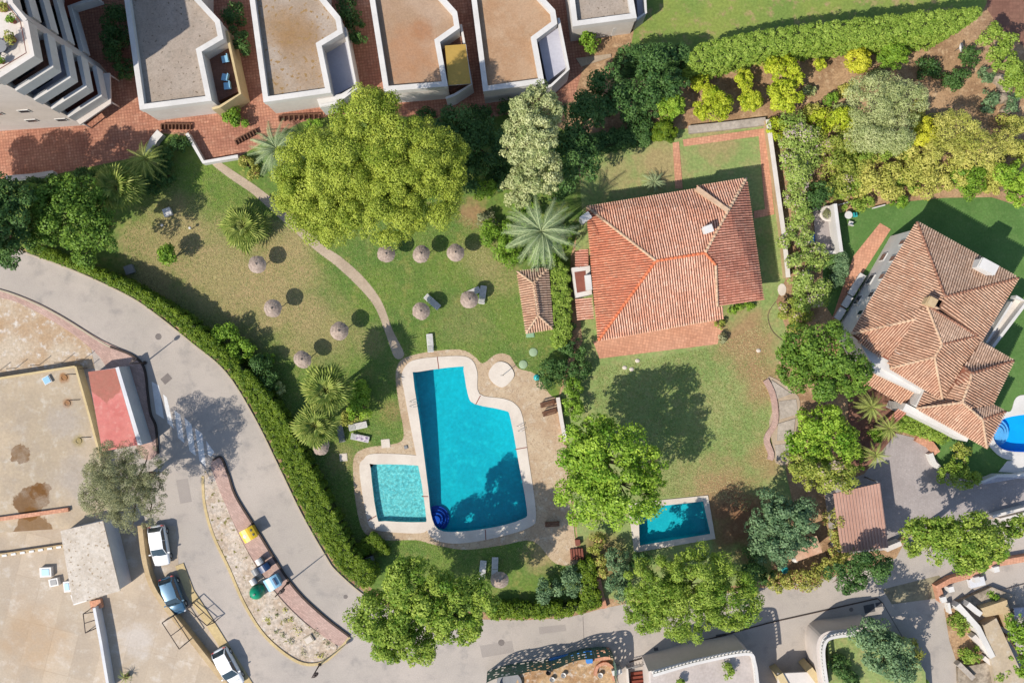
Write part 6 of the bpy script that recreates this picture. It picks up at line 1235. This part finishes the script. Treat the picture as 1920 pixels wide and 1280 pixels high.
tag(MB().lathe(P(955, 1278), [(1.3, 0), (1.3, .5), (1.0, .5), (.95, .1), (.01, .1)], 24, sm=False).build('round_basin', M['greyplastic']), 'big grey round basin cut by the bottom edge of the building plot', 'basin')
tag(MB().strip(spx([(1115, 1262), (1120, 1246), (1135, 1240), (1148, 1250), (1150, 1272)], False, 4), .3, 0, .5).build('pit_wall', M['terracotta']), 'curved red brick pit wall in the building plot', 'wall')
wall('plot_wall', 'short white wall end right of the building plot', [(1148, 1262), (1166, 1258)], .5, 1.0, 'white')
stt = thing('entrance_stairs', 'dark red entrance stairs beside the building plot', 'stairs', (0, 0, 0))
for i in range(5): MB().box(P(1196, 1262 + i * 7, .1 + .09 * i), (1.5, .42, .2 + .18 * i), .12).build('step', M['darkred'], stt)
MB().strip(px([(1176, 1252), (1180, 1300)], .9), .15, 0, 1.0).build('side_wall', M['offwhite'], stt); MB().strip(px([(1215, 1248), (1218, 1300)], .9), .15, 0, 1.0).build('side_wall', M['offwhite'], stt)
gt = thing('metal_gate', 'grey metal gate above the dark red stairs', 'gate', (0, 0, 0))
MB().tube([P(1178, 1252, 1.2), P(1212, 1244, 1.2)], .04, 6).build('top_rail', M['greymetal'], gt); MB().tube([P(1178, 1254, .3), P(1212, 1246, .3)], .04, 6).build('bottom_rail', M['greymetal'], gt)
for i in range(7): a = P(1178, 1252, 1.2).lerp(P(1212, 1244, 1.2), i / 6); MB().tube([(a.x, a.y, .3), (a.x, a.y, 1.2)], .025, 5).build('bar', M['greymetal'], gt)
# terrace with white balustrade
def balustrade(label, pts, z0, n, h=.9, smoothn=5):
    t = thing('balustrade', label, 'balustrade', (0, 0, 0)); l = spx(pts, False, smoothn, z0); MB().strip(l, .28, z0 + h - .1, z0 + h).build('handrail', M['white'], t); MB().strip(l, .3, z0, z0 + .1).build('plinth', M['white'], t)
    tt = [0.0]
    for i in range(len(l) - 1): tt.append(tt[-1] + (l[i + 1] - l[i]).length)
    me = MB().lathe((0, 0, 0), [(.07, 0), (.04, .12), (.09, .32), (.05, .55), (.07, .69)], 8).mesh('baluster', M['white'])
    for k in range(n):
        s = tt[-1] * (k + .5) / n
        for i in range(len(tt) - 1):
            if s <= tt[i + 1]: c = l[i].lerp(l[i + 1], (s - tt[i]) / (tt[i + 1] - tt[i])); break
        link('baluster', me, t, (c.x, c.y, z0 + .1), None, (1, 1, (h - .2) / .69))
    return t
tr_ = thing('raised_terrace', 'raised pale terrace behind the tan boundary wall at the bottom', 'terrace', (0, 0, 0)); TZ = 4.2
MB().prism(px([(1216, 1258), (1300, 1234), (1396, 1216), (1414, 1234), (1422, 1300), (1424, 1400), (1220, 1400)], TZ), 0, TZ - .01).build('retaining_wall', M['beige'], tr_)
MB().sheet([offset(ccw(px([(1216, 1258), (1300, 1234), (1396, 1216), (1414, 1234), (1422, 1300), (1424, 1400), (1220, 1400)], TZ)), .2)], TZ).build('terrace_floor', surf('terrace_tile', A(214, 202, 194), A(202, 190, 182), .5, fine=4, fine_amt=.12, mottle=(.8, .4, A(190, 176, 166))), tr_)
balustrade('white balustrade along the raised pale terrace at the bottom', [(1222, 1260), (1300, 1238), (1394, 1220), (1411, 1236), (1418, 1290)], TZ, 38, .8)
cg = thing('corner_wall', 'rounded tan garden wall around the dark garden at the bottom right', 'wall', (0, 0, 0)); GZ = 3.4
MB().strip(spx([(1640, 1176), (1600, 1182), (1552, 1188), (1537, 1204), (1537, 1236), (1546, 1300)], False, 5, GZ), .5, 0, GZ).build('wall_body', M['beige'], cg)
balustrade('curved white balustrade around the dark garden at the bottom right', [(1602, 1184), (1555, 1190), (1541, 1204), (1540, 1234), (1548, 1290)], GZ, 24, .8)
struct(MB().prism(px([(1552, 1196), (1640, 1184), (1700, 1200), (1735, 1260), (1745, 1400), (1556, 1400)], 2.0), 0, 2.0).build('dark_garden', M['garden']))
yr = thing('yellow_portico', 'yellow-topped white portico at the bottom edge', 'portico', (0, 0, 0)); MB().prism(px([(1458, 1262), (1545, 1258), (1550, 1320), (1458, 1320)], 2.4), 2.2, 2.4, bottom=True).build('slab', M['offwhite'], yr)
for a, b in (((1462, 1264), (1482, 1300)), ((1518, 1254), (1545, 1290))): MB().strip(px([a, b], 2.6), .7, 0, 2.6).build('pillar', M['yellow'], yr)
# ruined terraces at the bottom right
rn = thing('ruined_terrace', 'ruined stepped terrace of pale walls and ochre slabs at the lower right', 'ruin', (0, 0, 0))
for pts, z, mt in (([(1795, 1128), (1860, 1100), (1900, 1116), (1890, 1126), (1815, 1142)], .6, 'rock'), ([(1840, 1140), (1888, 1124), (1905, 1180), (1892, 1182), (1880, 1150), (1848, 1156)], 1.5, 'tanwall'), ([(1845, 1172), (1868, 1158), (1925, 1280), (1930, 1340), (1880, 1340)], 1.2, 'concrete'), ([(1796, 1252), (1860, 1240), (1880, 1280), (1870, 1340), (1800, 1340)], .4, 'rock'), ([(1858, 1112), (1930, 1092), (1930, 1160), (1904, 1150)], .2, 'stone')): MB().prism(px(pts, z), 0, z).build('slab', M[mt], rn)
for pts, w_, h_, mt in (([(1796, 1134), (1834, 1176), (1862, 1232)], .55, 1.3, 'white'), ([(1815, 1132), (1840, 1152)], .5, 1.6, 'white'), ([(1826, 1192), (1862, 1232)], .5, 1.0, 'offwhite'), ([(1845, 1232), (1868, 1252)], .4, .8, 'offwhite'), ([(1798, 1244), (1826, 1272)], .5, .8, 'stone')): MB().strip(px(pts, h_), w_, 0, h_).build('wall', M[mt], rn)
sw_ = thing('boundary_wall', 'orange brick boundary wall with white posts along the lane', 'wall', (0, 0, 0)); MB().strip(px([(1768, 1128), (1760, 1100), (1784, 1088), (1820, 1078), (1850, 1062), (1860, 1058), (1930, 1046)], .9), .6, 0, .9).build('brickwork', M['terracotta'], sw_)
for x, y in ((1778, 1101), (1826, 1083), (1862, 1064), (1764, 1120)): MB().box(P(x, y, .65), (.55, .55, 1.3), .25).build('post', M['white'], sw_)
tag(MB().box(P(1830, 1090, .35), (1.6, .9, .5), .25).box(P(1828, 1084, .62), (.9, .35, .05), .25).build('stone_trough', M['palewall']), 'pale stone trough behind the orange boundary wall', 'trough')
tag(MB().strip(px([(1776, 1128), (1780, 1148)], .5), .25, 0, .8).build('white_post', M['white']), 'white post block above the ruined steps', 'post')
tag(MB().box(P(1915, 1146, .6), (1.4, .7, 1.0), .1).box(P(1915, 1146, 1.15), (1.5, .8, .1), .1).build('pale_cabinet', M['bluegrey']), 'pale blue cabinet at the right edge above the ruin', 'cabinet')
struct(MB().prism(px([(1770, 1140), (1800, 1140), (1850, 1240), (1800, 1260), (1780, 1200)]), 0, .03).build('ruin_yard', M['soil']))
struct(MB().sheet([ccw(px([(1655, 1104), (1760, 1078), (1775, 1095), (1765, 1120), (1672, 1132)]))], .012).build('lane_patch', surf('mossy_concrete', A(170, 160, 130), A(150, 140, 115), .5, fine=3, fine_amt=.2)))

# ------------------------------------------------------------------ grass blades on the lawns (uncountable)
def in_poly(poly, X, Y):
    r = np.zeros(len(X), bool); n = len(poly); j = n - 1
    for i in range(n):
        xi, yi, xj, yj = poly[i][0], poly[i][1], poly[j][0], poly[j][1]
        if yi != yj: r ^= ((yi > Y) != (yj > Y)) & (X < (xj - xi) * (Y - yi) / (yj - yi) + xi)
        j = i
    return r
def grass(label, poly, n, dry, holes, seed, base=0.2):
    g = np.random.default_rng(seed); pw = px(poly); xs = [p.x for p in pw]; ys = [p.y for p in pw]
    X = g.uniform(min(xs), max(xs), n); Y = g.uniform(min(ys), max(ys), n); k = in_poly(pw, X, Y)
    for h in holes: k &= ~in_poly(h, X, Y)
    X, Y = X[k], Y[k]; m = len(X); dr = np.zeros(m)
    for (bx, by, br) in dry: c = P(bx, by); dr = np.maximum(dr, np.clip(1.25 - np.hypot(X - c.x, Y - c.y) / (br / K), 0, 1))
    t = np.clip(base + .6 * dr + g.normal(0, .16, m), 0, 1); a = g.uniform(0, 6.283, m); L = g.uniform(.07, .16, m); w = .03
    v = np.zeros((m, 3, 3)); v[:, :, 0] = X[:, None]; v[:, :, 1] = Y[:, None]; v[:, :, 2] = .015
    v[:, 0, 0] += np.cos(a + 1.57) * w; v[:, 0, 1] += np.sin(a + 1.57) * w; v[:, 1, 0] -= np.cos(a + 1.57) * w; v[:, 1, 1] -= np.sin(a + 1.57) * w
    v[:, 2, 0] += np.cos(a) * L; v[:, 2, 1] += np.sin(a) * L; v[:, 2, 2] += .05 + g.uniform(0, .05, m)
    me = bpy.data.meshes.new('grass'); me.vertices.add(3 * m); me.loops.add(3 * m); me.polygons.add(m); me.vertices.foreach_set('co', v.reshape(-1)); me.loops.foreach_set('vertex_index', np.arange(3 * m, dtype=np.int32))
    me.polygons.foreach_set('loop_start', np.arange(0, 3 * m, 3, dtype=np.int32)); me.polygons.foreach_set('loop_total', np.full(m, 3, dtype=np.int32))
    at = me.attributes.new('tint', 'FLOAT', 'FACE'); at.data.foreach_set('value', t.astype(np.float32)); me.materials.append(M['f_grass']); me.update(calc_edges=True)
    o = link('grass', me); o['kind'] = 'stuff'; o['label'] = label; o['category'] = 'grass'; return o
PATH_ = spx([(408, 302), (440, 322), (482, 350), (524, 384), (600, 455), (640, 482), (684, 522), (716, 566), (736, 618), (758, 664), (740, 670), (722, 622), (702, 574), (670, 536), (628, 497), (590, 468), (512, 398), (474, 364), (430, 334), (398, 308)], True, 3)
grass('short patchy grass of the communal lawn around the parasols', [(230, 440), (300, 330), (350, 300), (420, 320), (560, 420), (860, 400), (930, 430), (975, 520), (1030, 640), (1030, 730), (1000, 1050), (900, 1110), (760, 1060), (650, 1000), (560, 800), (480, 690), (380, 610), (250, 540)], 140000, [(330, 440, 80), (420, 520, 110), (540, 470, 60), (520, 560, 100), (600, 620, 70), (885, 400, 30), (900, 480, 45), (290, 520, 60)], [DECK, PATH_], 5, .14)
grass('short dry grass of the private garden below the tiled house', [(1120, 690), (1340, 650), (1440, 600), (1440, 700), (1440, 890), (1400, 960), (1330, 925), (1200, 935), (1110, 800)], 30000, [(1400, 640, 60), (1430, 720, 50), (1350, 930, 70), (1440, 860, 45)], [], 6, .3)
